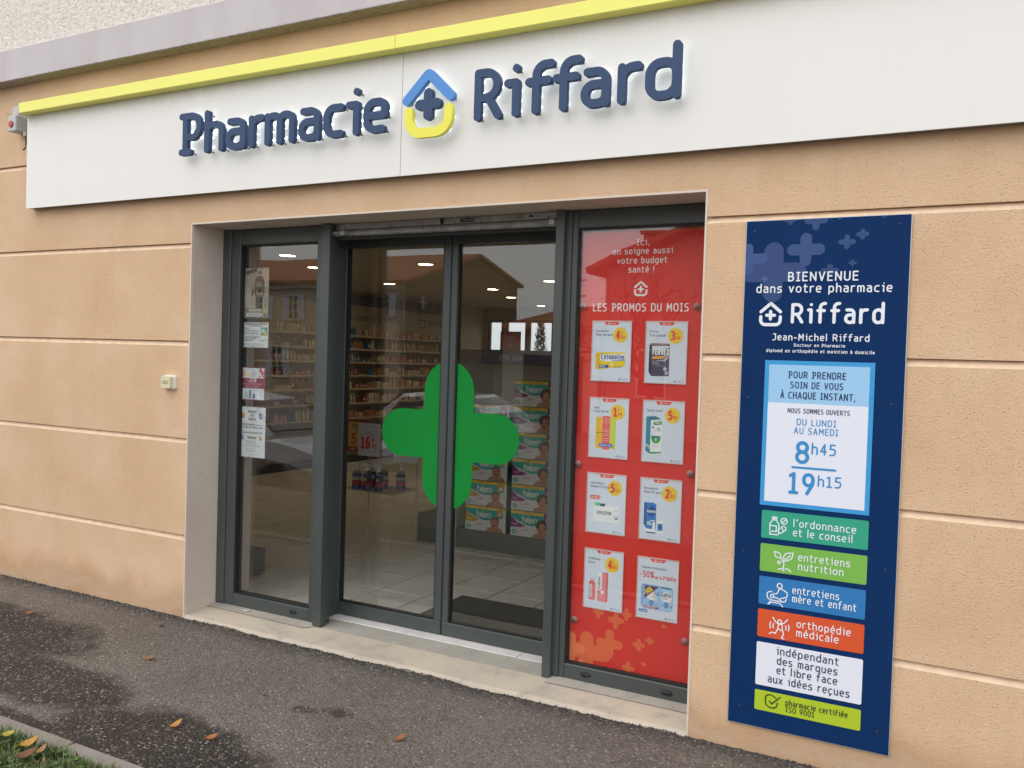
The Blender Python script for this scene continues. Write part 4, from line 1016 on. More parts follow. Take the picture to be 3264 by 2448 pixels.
def d_rhi(F):
    F.poly([(.070, .040), (.070, .172), (.112, .178), (.122, .174), (.122, .043), (.112, .036)], .0004, 'cc7a80'); F.poly([(.070, .090), (.070, .172), (.092, .174), (.092, .100), (.086, .090)], .0006, 'dde1ea'); F.poly([(.112, .036), (.122, .043), (.122, .174), (.112, .178)], .0006, 'b9666c'); F.text('ProRhinel', .0835, .096, .0105, .0009, '454a63', .056, .17, rot=PI/2); F.disc(.096, .082, .0085, .0008, 'cfd0dc')
    for v in (.072, .066, .06): F.rect(.074, v, .098, v+.0018, .0008, 'e4a4a8')
    F.rrect(.026, .040, .060, .125, .008, .0004, 'cc7076'); F.poly([(.030, .122), (.033, .134), (.053, .134), (.056, .122)], .0004, 'd48a8e'); F.rrect(.028, .052, .042, .112, .006, .0006, 'dfe2ea'); F.text('ProRhinel', .0385, .056, .0085, .0009, '454a63', .05, .17, rot=PI/2); F.rect(.035, .134, .051, .146, .0005, 'aab3bf'); F.stroke([(.040, .146), (.030, .165)], .0013, .0005, 'b7bfca')
def d_gal(F):
    F.poly([(.022, .060), (.022, .150), (.030, .158), (.165, .155), (.172, .146), (.172, .058), (.160, .046), (.036, .046)], .0004, '7c9dc8'); F.poly([(.036, .150), (.036, .046), (.106, .046), (.106, .152)], .0006, '8fb0d6'); F.poly([(.112, .148), (.112, .048), (.168, .050), (.168, .146)], .0006, '93b4d8'); F.poly([(.112, .148), (.168, .146), (.160, .153), (.118, .154)], .0007, '4b5f80')
    for x in (.072, .142): F.disc(x, .112, .026, .0008, 'dde3ee', 20, .024)
    F.text('Gallia', .117, .112, .0175, .0011, '3f4a68', .046, .16); F.text('lia', .082, .112, .0175, .0011, '3f4a68', .022, .16); F.lines(.122, .104, .03, 2, .005, .0025, .0011, '8a6f8f', .2); F.lines(.072, .104, .026, 2, .005, .0025, .0011, '8a6f8f', .2)
    for x in (.072, .142): F.disc(x, .074, .0125, .0008, '5c83b6', 18, .014); F.disc(x+.022, .090, .0055, .0009, 'e0b0a4'); F.rect(x+.019, .066, x+.026, .074, .0009, 'a5505c'); F.disc(x-.022, .070, .005, .0009, 'd98a70')
    F.poly([(.038, .152), (.106, .152), (.038, .090)], .0014, '6d3d63'); F.text('-50%', .044, .108, .0185, .0018, 'e0c738', .042, .24, rot=math.radians(38)); F.rect(.038, .049, .104, .059, .0011, '8c3f52'); F.lines(.042, .055, .055, 2, .0045, .002, .0014, 'e2cdd5', .1)
    F.rrect(.012, .028, .055, .042, .007, .0006, '2a60a8'); F.text('Lot jumel\u00e9', .016, .032, .0065, .0009, 'cfe0f2', .034, .18)
    F.text('-50%', .014, .190, .0245, .0006, 'c24040', .066, .17); F.text('sur la', .085, .188, .0125, .0006, 'c24040', .031, .18); F.text('2', .121, .1875, .015, .0006, 'c24040', .009, .18); F.text('e', .132, .196, .0085, .0006, 'c24040', .005, .2); F.text('bo\u00eete', .141, .1865, .0165, .0006, 'c24040', .042, .18)
cx1, cx2 = -1.6005, -1.3385
rows = [1.442, 1.086, .734, .378]
card(cx1, rows[0], 'price card with yellow lozenge box marked 4 euro 20', ['Lysopa\u00efne', 'Maux de gorge'], ('4', '20'), d_loz)
card(cx2, rows[0], 'price card with dark purple carton marked 3 euro 49', ['Fervex', '\u00c9tat grippal'], ('3', '49'), d_fer)
card(cx1, rows[1], 'price card with orange, red and lime lip sticks marked 1 euro 99', ['Lamo', 'Stick l\u00e8vres'], ('1', '99'), d_lip)
card(cx2, rows[1], 'price card with tall teal and white carton marked 5 euro 90', ['Spray nasal'], ('5', '90'), d_nas)
card(cx1, rows[2], 'price card with pale toothpaste carton marked 5 euro 50', ['Sensodyne', 'R\u00e9pare & Prot\u00e8ge'], ('5', '50'), d_sen)
card(cx2, rows[2], 'price card with blue carton and spray bottle marked 2 euro 95', ['Hexaspray', 'Maux de gorge'], ('2', '95'), d_hex)
card(cx1, rows[3], 'price card with pink spray can and carton marked 4 euro 60', ['ProRhinel', 'Spray'], ('4', '60'), d_rhi)
card(cx2, rows[3]-.004, 'price card with twin blue milk tins at 50 percent off', ['Calisma Croissance'], None, d_gal, 'Avantage')

GAIN = 1.2
# ------------------------------------------------------------------ green cross stickers on the door leaves
M_GREEN = mat('green_vinyl', (.004, .235, .033), .6, spec=.2, noise=(60, .05))
def half_cross(x0, x1, lab, side):
    u, v = -2.4935, 1.113; rx, ry, h = .433, .397, .156
    p = []
    def arm(cx, cy, a0, ex=1.): p.extend([(cx+h*math.cos(a0+PI*k/20), cy+h*math.sin(a0+PI*k/20)) for k in range(21)])
    hh = .131
    def arm2(cx, cy, a0): p.extend([(cx+hh*math.cos(a0+PI*k/20), cy+hh*math.sin(a0+PI*k/20)) for k in range(21)])
    arm2(u+rx-hh, v, -PI/2); p.append((u+h, v+hh)); arm(u, v+ry-h, 0); p.append((u-h, v+hh)); arm2(u-rx+hh, v, PI/2); p.append((u-h, v-hh)); arm(u, v-ry+h, PI); p.append((u+h, v-hh))
    q = clip_poly(p, (x0, .1, x1, 2.1))
    g = G(); g.prism_y(q, .4565, .4575)
    tag(fixn(mk('green_cross_sticker', g, M_GREEN, org_=(u, .457, v))), lab, 'sticker', 'green cross on the sliding doors')
half_cross(-2.96, -2.548, 'left half of the big green cross stuck on the glass door', 0)
half_cross(-2.444, -2.03, 'right half of the big green cross stuck on the glass door', 1)

# ------------------------------------------------------------------ notices taped inside the left window
NY = .272
def notice(x0, x1, z0, z1, label, draw, skew=0):
    t = thing('notice', (x0, NY, z0), label, 'notice', 'notices taped in the left window')
    w_, h_ = x1-x0, z1-z0
    mk('sheet', G().box(x0, x1, NY, NY+.0008, z0, z1), mat('notice_paper', (.62, .64, .66), .7), t)
    F = Fl(x0, NY-.0003, z0); draw(F, w_, h_); F.build('print', t)
    for dx, up in ((.06, 1), (w_-.07, 1), (.08, 0)):
        mk('tape', G().box(x0+dx, x0+dx+.022, NY-.0012, NY-.0004, (z1-.012 if up else z0-.018), (z1+.018 if up else z0+.012)), M_CLEAR, t)
    t.rotation_euler.y = math.radians(skew)
def n_soldier(F, w_, h_):
    F.rect(0, 0, w_, h_, 0, '8d8378'); F.rect(0, 0, w_, h_*.22, .0001, '7e7368'); F.poly([(0, h_*.75), (w_*.5, h_*.5), (w_*.5, h_*.2), (0, h_*.2)], .00015, '9d9488'); F.rect(w_*.55, h_*.62, w_, h_, .0001, 'a39a8e')
    c = '5a5048'; F.disc(w_*.66, h_*.88, .012, .0004, 'a89f90', 14, .013); F.disc(w_*.66, h_*.90, .018, .0005, '6b6156', 16, .012); F.poly([(w_*.44, h_*.52), (w_*.50, h_*.78), (w_*.58, h_*.84), (w_*.75, h_*.84), (w_*.84, h_*.76), (w_*.86, h_*.50), (w_*.80, h_*.42), (w_*.52, h_*.42)], .0004, c); F.rect(w_*.55, h_*.62, w_*.76, h_*.72, .0006, '7c7062'); F.disc(w_*.66, h_*.56, .018, .0006, '3f3833', 14); F.rrect(w_*.54, h_*.46, w_*.78, h_*.55, .006, .0006, '8a7d6c')
    F.poly([(w_*.53, h_*.42), (w_*.80, h_*.42), (w_*.76, h_*.2), (w_*.68, h_*.12), (w_*.56, h_*.12)], .0004, '4a423c'); F.poly([(w_*.44, h_*.52), (w_*.38, h_*.66), (w_*.36, h_*.44), (w_*.42, h_*.42)], .0004, '544a42')
    F.text('Il \u00e9tait une fois', w_*.08, h_*.855, .022, .0008, '3c3733', w_*.50, .2, .08, rot=math.radians(14)); F.lines(w_*.08, h_*.7, w_*.3, 5, h_*.045, .002, .0006, '4c453f'); F.lines(w_*.3, h_*.38, w_*.3, 4, h_*.04, .002, .0006, '4c453f')
    F.rect(w_*.02, h_*.08, w_*.16, h_*.22, .0006, '6f7a6c'); F.rect(w_*.82, h_*.08, w_*.98, h_*.22, .0006, '9f9470'); F.rect(w_*.27, h_*.13, w_*.75, h_*.18, .0007, 'a9adb0'); F.rect(w_*.18, h_*.03, w_*.78, h_*.1, .0007, 'b1b5ba'); F.lines(w_*.34, h_*.15, w_*.35, 1, .004, .004, .0009, '6a6f78', 0); F.lines(w_*.26, h_*.06, w_*.45, 1, .004, .004, .0009, '6a6080', 0)
def n_perm(F, w_, h_):
    F.text('PERMANENCE BRANCHE ALZHEIMER', w_*.06, h_*.91, .0085, .0003, '2a2e33', w_*.88, .17); F.text('Antenne Nord Ard\u00e8che', w_*.28, h_*.845, .007, .0003, '30343a', w_*.46, .16)
    F.text('\u00c0 Annonay,', w_*.05, h_*.74, .008, .0003, '30343a', w_*.24, .16); F.lines(w_*.06, h_*.66, w_*.6, 3, h_*.065, .003, .0003, '4a4f56', .2); F.text('Le 2\u00e8me mardi de chaque mois', w_*.05, h_*.40, .0075, .0003, '30343a', w_*.62, .16); F.text('De 14 heures \u00e0 16 heures', w_*.05, h_*.33, .0075, .0003, '30343a', w_*.5, .16); F.text('06 38 63 97 86', w_*.05, h_*.245, .0085, .0003, '24282d', w_*.36, .19); F.lines(w_*.05, h_*.14, w_*.85, 3, h_*.045, .0016, .0003, '777d86', .1)
    F.rect(w_*.73, h_*.48, w_*.97, h_*.80, .0003, '5f8a7c'); F.disc(w_*.82, h_*.66, .013, .0006, 'a5c2bd'); F.disc(w_*.90, h_*.55, .012, .0006, 'b5a83a'); F.stroke([(w_*.72, h_*.35), (w_*.68, h_*.3, .01), (w_*.74, h_*.24), (w_*.92, h_*.30)], .0012, .0004, '5f8f95'); F.lines(w_*.76, h_*.28, w_*.2, 1, .003, .003, .0004, '6f9fa5', 0)
def n_disc(F, w_, h_):
    F.rect(0, 0, w_, h_, 0, '7a2547'); F.rect(w_*.04, h_*.025, w_*.96, h_*.975, .0002, 'b9bec6'); F.rect(w_*.04, h_*.36, w_*.96, h_*.67, .0004, '7c2142')
    F.text('-20%', w_*.30, h_*.555, .023, .0007, 'dcc0cb', w_*.36, .16, slant=.2); F.text('Sur la Parapharmacie*', w_*.12, h_*.475, .0095, .0007, 'cfa9b8', w_*.76, .14); F.text('Tous les Jeudis', w_*.26, h_*.395, .0095, .0007, 'cfa9b8', w_*.5, .14)
    for i, c in enumerate(('c46a3a', 'c98f52', 'cfae7c', 'cdbf8a', 'a9b0bb', '9da4b0', 'a3a9b4')): F.rrect(w_*(.07+i*.085), h_*.71, w_*(.13+i*.085), h_*(.82+.1*((i*7) % 4)/3), .002, .0005, c)
    for i in range(14): F.disc(w_*(.78+.16*random.random()), h_*(.70+.25*random.random()), .006, .0005+.00005*i, 'b52a3c', 8)
    for i in range(6): F.rrect(w_*(.10+i*.145), h_*.05, w_*(.18+i*.145), h_*(.2+.1*(i % 3)/2), .003, .0005, ('a8bd9a', '9aa2b0', '5e6c8a', '35508e', 'c3c8d0', 'aab0ba')[i])
def n_toys(F, w_, h_):
    for t, v, a, b in (('BOURSE', .885, .34, .66), ('AUX', .81, .42, .58), ('JOUETS', .735, .36, .65)): F.text(t, w_*a, h_*v, .0125, .0003, '2d3137', w_*(b-a), .2)
    for x, y, c, r in ((.17, .82, 'b3683c', .012), (.82, .82, '3f6ea3', .014), (.16, .385, '3f6ea3', .011), (.83, .385, 'b3683c', .010)):
        F.disc(w_*x, h_*y, r, .0003, c, 12, r*1.25); F.disc(w_*x-.004, h_*y+r*.9, r*.55, .0005, c, 10); F.disc(w_*x+.003, h_*y+.002, r*.45, .0007, 'c4b49f', 10)
    F.text('VETEMENTS ENFANTS', w_*.08, h_*.635, .0085, .0003, '2d3137', w_*.55, .18); F.lines(w_*.66, h_*.64, w_*.28, 1, .003, .003, .0003, '4a4f56', 0); F.text('MATERIEL DE PUERICULTURE', w_*.10, h_*.58, .0085, .0003, '2d3137', w_*.80, .18); F.text('Dimanche 25 Novembre 2018', w_*.14, h_*.475, .0085, .0003, '2d3137', w_*.74, .16, slant=.15); F.text('Talencieux', w_*.33, h_*.375, .0125, .0003, '2d3137', w_*.35, .2)
    F.lines(w_*.28, h_*.32, w_*.45, 3, h_*.03, .0022, .0003, '5f656e'); F.text('Buvette et restauration', w_*.20, h_*.215, .0058, .0003, '2d3137', w_*.62, .2); F.lines(w_*.30, h_*.165, w_*.4, 3, h_*.028, .002, .0003, '6a7079'); F.lines(w_*.2, h_*.055, w_*.6, 1, .003, .0016, .0003, '7a8089', 0); F.rect(0, h_*.497, w_, h_*.503, .0002, 'aab0b8')
notice(-3.826, -3.620, 1.726, 2.015, 'sepia notice with walking soldier figure, topmost in the left window', n_soldier)
notice(-3.822, -3.615, 1.554, 1.700, 'small white text notice with green picture under the sepia one', n_perm)
notice(-3.832, -3.629, 1.246, 1.439, 'wine red framed discount notice in the left window', n_disc)
notice(-3.829, -3.620, .913, 1.207, 'white toy fair notice, lowest in the left window', n_toys)

GAIN = 1.25
# ------------------------------------------------------------------ inside the shop
M_WOOD = mat('shelf_wood', (.42, .27, .15), .5, noise=(6, .12))
M_DARKB = mat('band_grey', (.20, .19, .19), .8)
WS = thing('wall_shelving', (-8.15, 5.2, 0), 'long wall shelving full of products along the left shop wall', 'shelving')
SHZ = [1.82, 1.625, 1.435, 1.24, 1.05, .84, .62, .40]
SF = -8.02
mk('back_panel', G().box(-8.297, -8.285, 1.2, 9.5, .05, 2.1), M_WALLI, WS)
for z in SHZ: mk('shelf', G().box(-8.284, SF, 1.2, 9.4, z-.022, z), M_WOOD, WS)
for z in SHZ: mk('price_rail', G().box(SF+.0005, SF+.004, 1.2, 9.4, z-.024, z+.004), mat('rail_cream', (.62, .50, .34), .5), WS)
for y in (1.2, 3.2, 4.9, 6.2, 7.75, 9.4): mk('upright', G().box(-8.2845, SF-.01, y-.012, y+.012, .05, 1.80), M_WOOD, WS)
mk('header_band', G().box(-8.297, -8.27, 1.2, 9.5, 2.28, 2.44), M_DARKB, WS)
def walltext(t, y, z, cap, c, par, x=-8.283):
    F = Fl(0, 0, 0); F.text(t, 0, 0, cap, 0, c); g = F.g
    g.v = [(x-b, y+a, z+cc) for a, b, cc in g.v]; return mk('lettering', g, None, par)
walltext('la femme et la beaut\u00e9', 6.80, 2.06, .085, '5d4a3c', WS); walltext('la nature', 8.92, 2.08, .085, '5d4a3c', WS); walltext('la sant\u00e9', 4.7, 2.06, .085, '7a3c30', WS)
F = Fl(0, 0, 0); F.stroke([(-.07, .12, .08), (.07, .12, .08), (.07, .32, .08), (-.07, .32, .08), 'C'], .006, 0, '5d4a3c'); F.stroke([(0, .12), (0, 0)], .006, 0, '5d4a3c'); F.stroke([(-.06, 0), (.06, 0)], .006, 0, '5d4a3c')
F.g.v = [(-8.283-b, 6.62+a, 2.0+c) for a, b, c in F.g.v]; mk('mirror_emblem', F.g, None, WS)
F = Fl(0, 0, 0); F.stroke([(-.12, .12), (-.09, 0, .05), (.09, 0, .05), (.12, .12), (-.12, .12)], .006, 0, '5d4a3c'); F.stroke([(-.08, .14), (-.06, .25, .04), (.0, .22)], .006, 0, '5d4a3c')
F.g.v = [(-8.283-b, 8.72+a, 2.03+c) for a, b, c in F.g.v]; mk('bath_emblem', F.g, None, WS)
# product meshes, built once per kind and colour
PM = {}
def prod_mesh(kind, col):
    k = (kind, col)
    if k in PM: return PM[k]
    g = G(); m = mat('pack_'+col, tuple(min(.85, c*1.35) for c in s2l(col)), .45); cap = mat('cap_white', (.62, .58, .5), .4)
    if kind == 'bottle': g.lathe([(.0, 0), (.024, 0), (.026, .01), (.026, .085), (.018, .1), (.010, .108)], 10, mt=m); g.lathe([(.011, .108), (.011, .13), (0, .131)], 8, mt=cap)
    elif kind == 'box': g.bbox(-.03, .03, -.022, .022, 0, .12, .002, m); g.box(.0301, .0308, -.018, .018, .03, .07, cap)
    elif kind == 'tube': g.lathe([(.016, 0), (.016, .02)], 10, mt=cap); g.lathe([(.017, .02), (.020, .04), (.022, .12), (.002, .135)], 10, mt=m, sx=.5)
    elif kind == 'tall': g.lathe([(0, 0), (.021, 0), (.022, .01), (.022, .10), (.010, .125), (.009, .15), (0, .151)], 10, mt=m)
    else: g.bbox(-.035, .035, -.045, .045, 0, .065, .002, m); g.box(.0351, .0358, -.03, .03, .02, .045, cap)
    me = bpy.data.meshes.new('product_'+kind); me.from_pydata(g.v, [], g.f)
    for a in g.ms: me.materials.append(a)
    me.polygons.foreach_set('material_index', g.mi); me.update(); PM[k] = me; return me
KIND = {'bottle': ('product_bottle', 'bottle', 'round capped bottle'), 'box': ('product_box', 'box', 'upright carton'), 'tube': ('product_tube', 'tube', 'cosmetic tube'), 'tall': ('product_bottle', 'bottle', 'tall slim bottle'), 'low': ('product_box', 'box', 'low wide carton')}
CN = {'c9b48c': 'cream', 'd8cbb0': 'ivory', 'b5a67c': 'straw', '2f5f86': 'blue', 'b8763c': 'orange', '6e7a52': 'olive', '8e3a30': 'red', 'a89a86': 'grey', '5b3a2c': 'brown', 'c7a3a0': 'pink'}
ROWN = ['top', 'second', 'third', 'fourth', 'fifth', 'sixth', 'seventh', 'lowest']
def section(y):
    return 'near the left window' if y < 6.1 else 'under the lettering' if y < 7.75 else 'at the far end'
rnd = random.Random(3)
for r, z in enumerate(SHZ[:7]):
    for ya, yb2 in ((5.0, 6.0), (6.28, 7.72), (7.8, 8.95)):
        y = ya+.04
        while y < yb2-.03:
            # short runs of identical packs, as on a real shelf
            if r in (3, 4, 5) and y < 6.9: pal = ['8e3a30', 'a89a86', 'c9b48c', '5b3a2c', '8e3a30']
            elif r == 1 and y > 7.5: pal = ['b5a67c', 'b5a67c', 'd8cbb0']
            elif y < 6.1: pal = ['6e7a52', 'd8cbb0', 'c9b48c', 'c7a3a0', '2f5f86']
            elif y < 7.0: pal = ['2f5f86', 'd8cbb0', 'b8763c', 'a89a86', 'c9b48c']
            else: pal = ['d8cbb0', 'c9b48c', 'b8763c', 'c7a3a0', 'd8cbb0', '6e7a52']
            col = rnd.choice(pal); kind = rnd.choice(['bottle', 'box', 'tube', 'tall', 'box', 'bottle', 'low'])
            if r == 1 and y > 7.5: kind = 'tall'
            wd = .105 if kind == 'low' else .062
            for q in range(rnd.choice([1, 2, 2, 3])):
                if y > yb2-.03: break
                nm, ct, ds = KIND[kind]
                o = bpy.data.objects.new(nm, prod_mesh(kind, col)); COL.objects.link(o)
                o.location = (SF-.05-rnd.random()*.03, y+wd/2, z+.0005); o.rotation_euler.z = rnd.uniform(-.1, .1); s_ = rnd.uniform(.62, 1.12) if q == 0 else s_; o.scale = (1, 1, s_)
                tag(o, '%s %s on the %s wall shelf %s' % (CN[col], ds, ROWN[r], section(y)), ct, '%s %ss on the %s wall shelf %s' % (CN[col], ds, ROWN[r], section(y)))
                y += wd+.004
            y += rnd.choice([.004, .01, .03, .06])
# ceiling downlights
M_LAMP = mat('lamp_glow', (1, .9, .7), .5, emit=(1, .80, .50, 34))
M_RING = mat('lamp_ring', (.55, .42, .2), .4)
lab = ['ceiling downlight nearest the left window top', 'ceiling downlight at the edge of the left window', 'ceiling downlight over the middle of the left door leaf', 'ceiling downlight above the wall lettering', 'smallest ceiling downlight beside the centre stile', 'ceiling downlight in front of the back windows', 'farthest ceiling downlight over the back windows', 'ceiling downlight at the right edge of the right door leaf']
pos = [(-6.06, 3.06), (-6.56, 4.04), (-5.09, 4.05), (-6.95, 5.97), (-5.91, 6.92), (-6.36, 8.29), (-6.74, 10.10), (-4.58, 5.96)]
for i, (x, y) in enumerate(pos):
    t = thing('ceiling_downlight', (x, y, CZ), lab[i], 'downlight', 'ceiling downlights')
    mk('ring', G().lathe([(.098, 0), (.098, -.010), (.083, -.014), (.080, -.006)], 24, (x, y, CZ-.0005)), M_RING, t, True)
    mk('diffuser', G().lathe([(.079, -.003), (.079, -.009)], 24, (x, y, CZ-.0005)), M_LAMP, t)
# entrance mat
M_MAT = mat('charcoal_mat', (.030, .029, .028), .95, noise=(180, .4), bump=(260, .6, .004))
tag(mk('door_mat', G().bbox(-2.795, -1.55, .50, 1.165, .0375, .048, .003), M_MAT, org_=(-2.2, .8, .037)), 'charcoal door mat on the tiles inside the right door leaf', 'door mat')
# baby display unit with diaper cartons
M_PLG = mat('plinth_grey', (.17, .165, .155), .6)
BU = thing('display_unit', (-3.2, 2.7, .037), 'grey based display unit carrying diaper cartons behind the right door', 'display unit')
mk('plinth', G().bbox(-3.62, -2.2, 2.40, 2.95, .037, .185, .004), M_PLG, BU)
mk('back_panel', G().box(-3.62, -2.2, 2.93, 2.95, .1851, 1.56), mat('unit_white', (.55, .52, .46), .6), BU)
mk('side_panel', G().box(-3.635, -3.6201, 2.40, 2.95, .037, 1.56), M_WALLW, BU)
hb = mk('header_board', G().bbox(-3.42, -2.2, 2.38, 2.40, 1.49, 1.605, .002), mat('header_navy', s2l('1d3550'), .5), BU)
F = Fl(-3.42, 2.3795, 1.49)
F.text('100% b\u00e9b\u00e9', .16, .035, .040, .0005, '8a9299', .20, .15); F.build('lettering', hb)
F = Fl(-3.42, 2.3795, 1.49)
F.plus(.03, .085, .022, .02, .008, .0003, '2f4a66'); F.build('faint_plus', hb)
mk('header_end', G().bbox(-3.68, -3.425, 2.39, 2.41, 1.49, 1.602, .002), mat('header_brown', (.17, .13, .09), .6), BU)
tag(mk('low_cabinet', G().bbox(-4.0, -3.66, 2.42, 2.95, .037, .26, .006), M_PLG, org_=(-3.8, 2.7, .037)), 'low grey cabinet left of the diaper display unit', 'cabinet')
SKIN = 'a9795c'
def carton(name, alt):
    t = thing(name, (0, 0, 0), 'x', 'carton'); W_, H_, Dp = .365, .196, .28
    mk('carton_body', G().bbox(0, W_, 0, Dp, 0, H_, .003), mat('carton_green', s2l('127a70'), .4), t)
    corner = 'b8921f' if alt else '7a2a6e'
    F = Fl(0, -.0004, 0); F.rect(.002, .002, W_-.002, H_-.002, 0, 'c9c6c4'); F.poly([(.002, .150), (.002, .172), (W_-.06, .172), (W_-.02, .12), (W_-.1, .095), (W_*.45, .085), (.10, .105), (.04, .13)][::-1], .0002, '139a8c'); F.rect(.002, .172, W_-.002, H_-.002, .0003, 'd8b41e'); F.poly([(.002, .150), (.06, .105), (.13, .086), (.09, .070), (.002, .066)], .0003, corner); F.build('front_print', t)
    F = Fl(0, -.0004, 0); F.text('MEGA PACK', .12, .1785, .0105, .0006, 'a8452a', .11, .2); F.text('Pampers', .10, .112, .042, .0006, 'cfd6cf', .135, .15); F.text('3' if alt else '4', .027, .020, .022, .0010, 'cfe0dc', .011, .18); F.lines(.055, .03, .022, 2, .008, .003, .0006, '8fb7b0', .1); F.lines(.012, .092, .05, 2, .009, .004, .0006, 'c9a9c0' if not alt else 'e0cf90', .1); F.build('lettering', t)
    F = Fl(0, -.0004, 0); F.disc(.032, .031, .019, .0006, '139a8c'); F.build('size_disc', t)
    F = Fl(0, -.0004, 0); F.poly([(.150, .162), (.158, .152), (.166, .162), (.162, .168)], .0006, 'b9b83a'); F.disc(.154, .160, .006, .0007, 'b9b83a', 10); F.build('heart_emblem', t)
    F = Fl(0, -.0004, 0); F.rect(.285, .125, .34, .192, .0008, corner); F.rect(.300, .135, .325, .155, .0010, 'c9c3ca'); F.build('flag', t)
    F = Fl(0, -.0004, 0)      # printed baby portrait: shoulders, head, hair, features
    F.poly([(.185, .002), (.205, .030), (.245, .045), (.30, .045), (.335, .028), (.345, .002)], .0005, 'a2745a'); F.disc(.268, .075, .040, .0007, SKIN, 22, .044)
    if not alt:
        for k in range(15): a = PI*(-.12+1.18*k/14); F.disc(.272+.040*math.cos(a), .092+.036*math.sin(a), .0135, .0009+.00003*k, '4a372c', 9)
    else: F.poly([(.268+.041*math.cos(a), .078+.044*math.sin(a)) for a in [PI*.05+PI*.9*k/12 for k in range(13)]]+[(.245, .100), (.290, .100)], .0009, '6d4e3a')
    for x in (.252, .280): F.disc(x, .080, .0042, .0014, '2c221c', 8)
    F.disc(.264, .068, .005, .0013, '96654c', 8); F.disc(.264, .054, .011, .0013, '7c3a34', 12, .0055 if not alt else .008)
    F.poly([(.09, .045), (.12, .058), (.16, .060), (.15, .050)], .0005, 'b08c70'); F.build('baby_portrait', t)
    return t
def copy_tree(root, loc, label):
    r = root.copy(); COL.objects.link(r); r.location = loc; r['label'] = label
    for c in root.children:
        k = c.copy(); COL.objects.link(k); k.parent = r
    return r
cA, cB = carton('diaper_carton', False), carton('diaper_carton', True)
ordn = ['bottom', 'second from the bottom', 'third from the bottom', 'fourth from the bottom', 'fifth from the bottom', 'topmost']
first = {'A': True, 'B': True}
def put(kind, x, z, lbl):
    base = cA if kind == 'A' else cB
    if first[kind]: base.location = (x, 2.405, z); base['label'] = lbl; first[kind] = False; base['group'] = 'diaper cartons on the display unit'
    else: copy_tree(base, (x, 2.405, z), lbl)['group'] = 'diaper cartons on the display unit'
for k in range(6): put('A', -3.130, .1855+.1985*k, 'purple cornered diaper carton, %s of the right hand stack' % ordn[k])
for k in range(5): put('B' if k < 3 else 'A', -3.535+(0 if k < 3 else .004), .1855+.1985*k, ('yellow' if k < 3 else 'purple')+' cornered diaper carton, %s of the left hand stack' % (ordn[k] if k < 4 else 'topmost'))
# clear stand with pump bottles and price signs
ST = thing('acrylic_stand', (-4.0, 1.95, .037), 'clear acrylic stand with thin rods behind the left door leaf', 'display stand')
mk('shelf', G().box(-4.30, -3.80, 1.80, 2.15, .495, .503), M_CLEAR, ST)
for x, y in ((-4.28, 1.82), (-4.05, 1.82), (-3.82, 1.82), (-4.28, 2.13), (-3.82, 2.13)):
    mk('rod', G().tube([(x, y, .037), (x, y, .97 if y > 2 else .495)], .005, 6), mat('pale_rod', (.42, .38, .30), .3), ST)
M_PB = glassmat('pump_clear_plastic', .05, (.72, .78, .82)); M_PBL = mat('pump_blue', (.035, .05, .16), .4)
def pump(x, y, lbl):
    t = thing('pump_bottle', (x, y, .5035), lbl, 'pump bottle', 'pump bottles on the clear stand')
    mk('flask', G().lathe([(.0, .052), (.036, .052), (.036, .11), (.030, .135), (.014, .148)], 14, (x, y, .5035)), M_PB, t, True)
    mk('blue_gel', G().lathe([(.0, 0), (.036, 0), (.0375, .008), (.0375, .0515)], 14, (x, y, .5035)), M_PBL, t, True)
    mk('label', G().lathe([(.0382, .03), (.0382, .062)], 14, (x, y, .5035)), mat('label_red', (.34, .03, .06), .5), t, True)
    mk('shoulder_label', G().lathe([(.0368, .098), (.0368, .118)], 14, (x, y, .5035)), M_PBL, t, True)
    g = G(); g.lathe([(.016, .148), (.016, .166), (.006, .168), (.006, .186), (.012, .188), (.012, .195)], 10, (x, y, .5035)); g.box(x-.045, x+.012, y-.006, y+.006, .694, .703); mk('pump', g, mat('pump_white', (.6, .62, .66), .4), t)
for x, y, l in ((-4.19, 1.86, 'front left'), (-4.09, 1.86, 'front middle'), (-3.98, 1.86, 'front right'), (-4.16, 2.0, 'rear left'), (-4.04, 2.0, 'rear middle'), (-3.90, 2.03, 'rear right')): pump(x, y, 'clear pump bottle with blue base, %s of the group on the stand' % l)
T_ = thing('price_sign', (-4.1, 1.83, .77), 'white price sign reading 16 euro 95 above the pump bottles', 'price sign')
mk('sheet', G().box(-4.165, -3.955, 1.83, 1.833, .765, 1.015), mat('sign_paper', (.48, .47, .46), .6), T_)
F = Fl(-4.165, 1.8295, .765); F.stroke([(.022, .035, .01), (.188, .035, .01), (.188, .190, .01), (.022, .190, .01), 'C'], .0009, .0003, '5a5a5e'); F.text('16', .028, .062, .078, .0006, 'b0302e', .085, .25); F.text('\u20ac', .128, .105, .042, .0006, 'b0302e', .030, .18); F.text('95', .130, .062, .032, .0006, 'b0302e', .046, .22); F.text('La seconde \u00e0', .034, .160, .012, .0006, '5a5a5e', .14, .15); F.lines(.07, .178, .06, 1, .004, .004, .0006, '6a6a70', 0); F.lines(.03, .22, .15, 1, .004, .004, .0006, '8a8a90', 0); F.build('print', T_)
T_ = thing('price_sign', (-4.3, 1.9, .77), 'red and yellow price sign starting with 5 beside the left door edge', 'price sign')
mk('sheet', G().box(-4.33, -4.12, 1.90, 1.903, .775, 1.03), mat('sign_red', s2l('8a3024'), .6), T_)
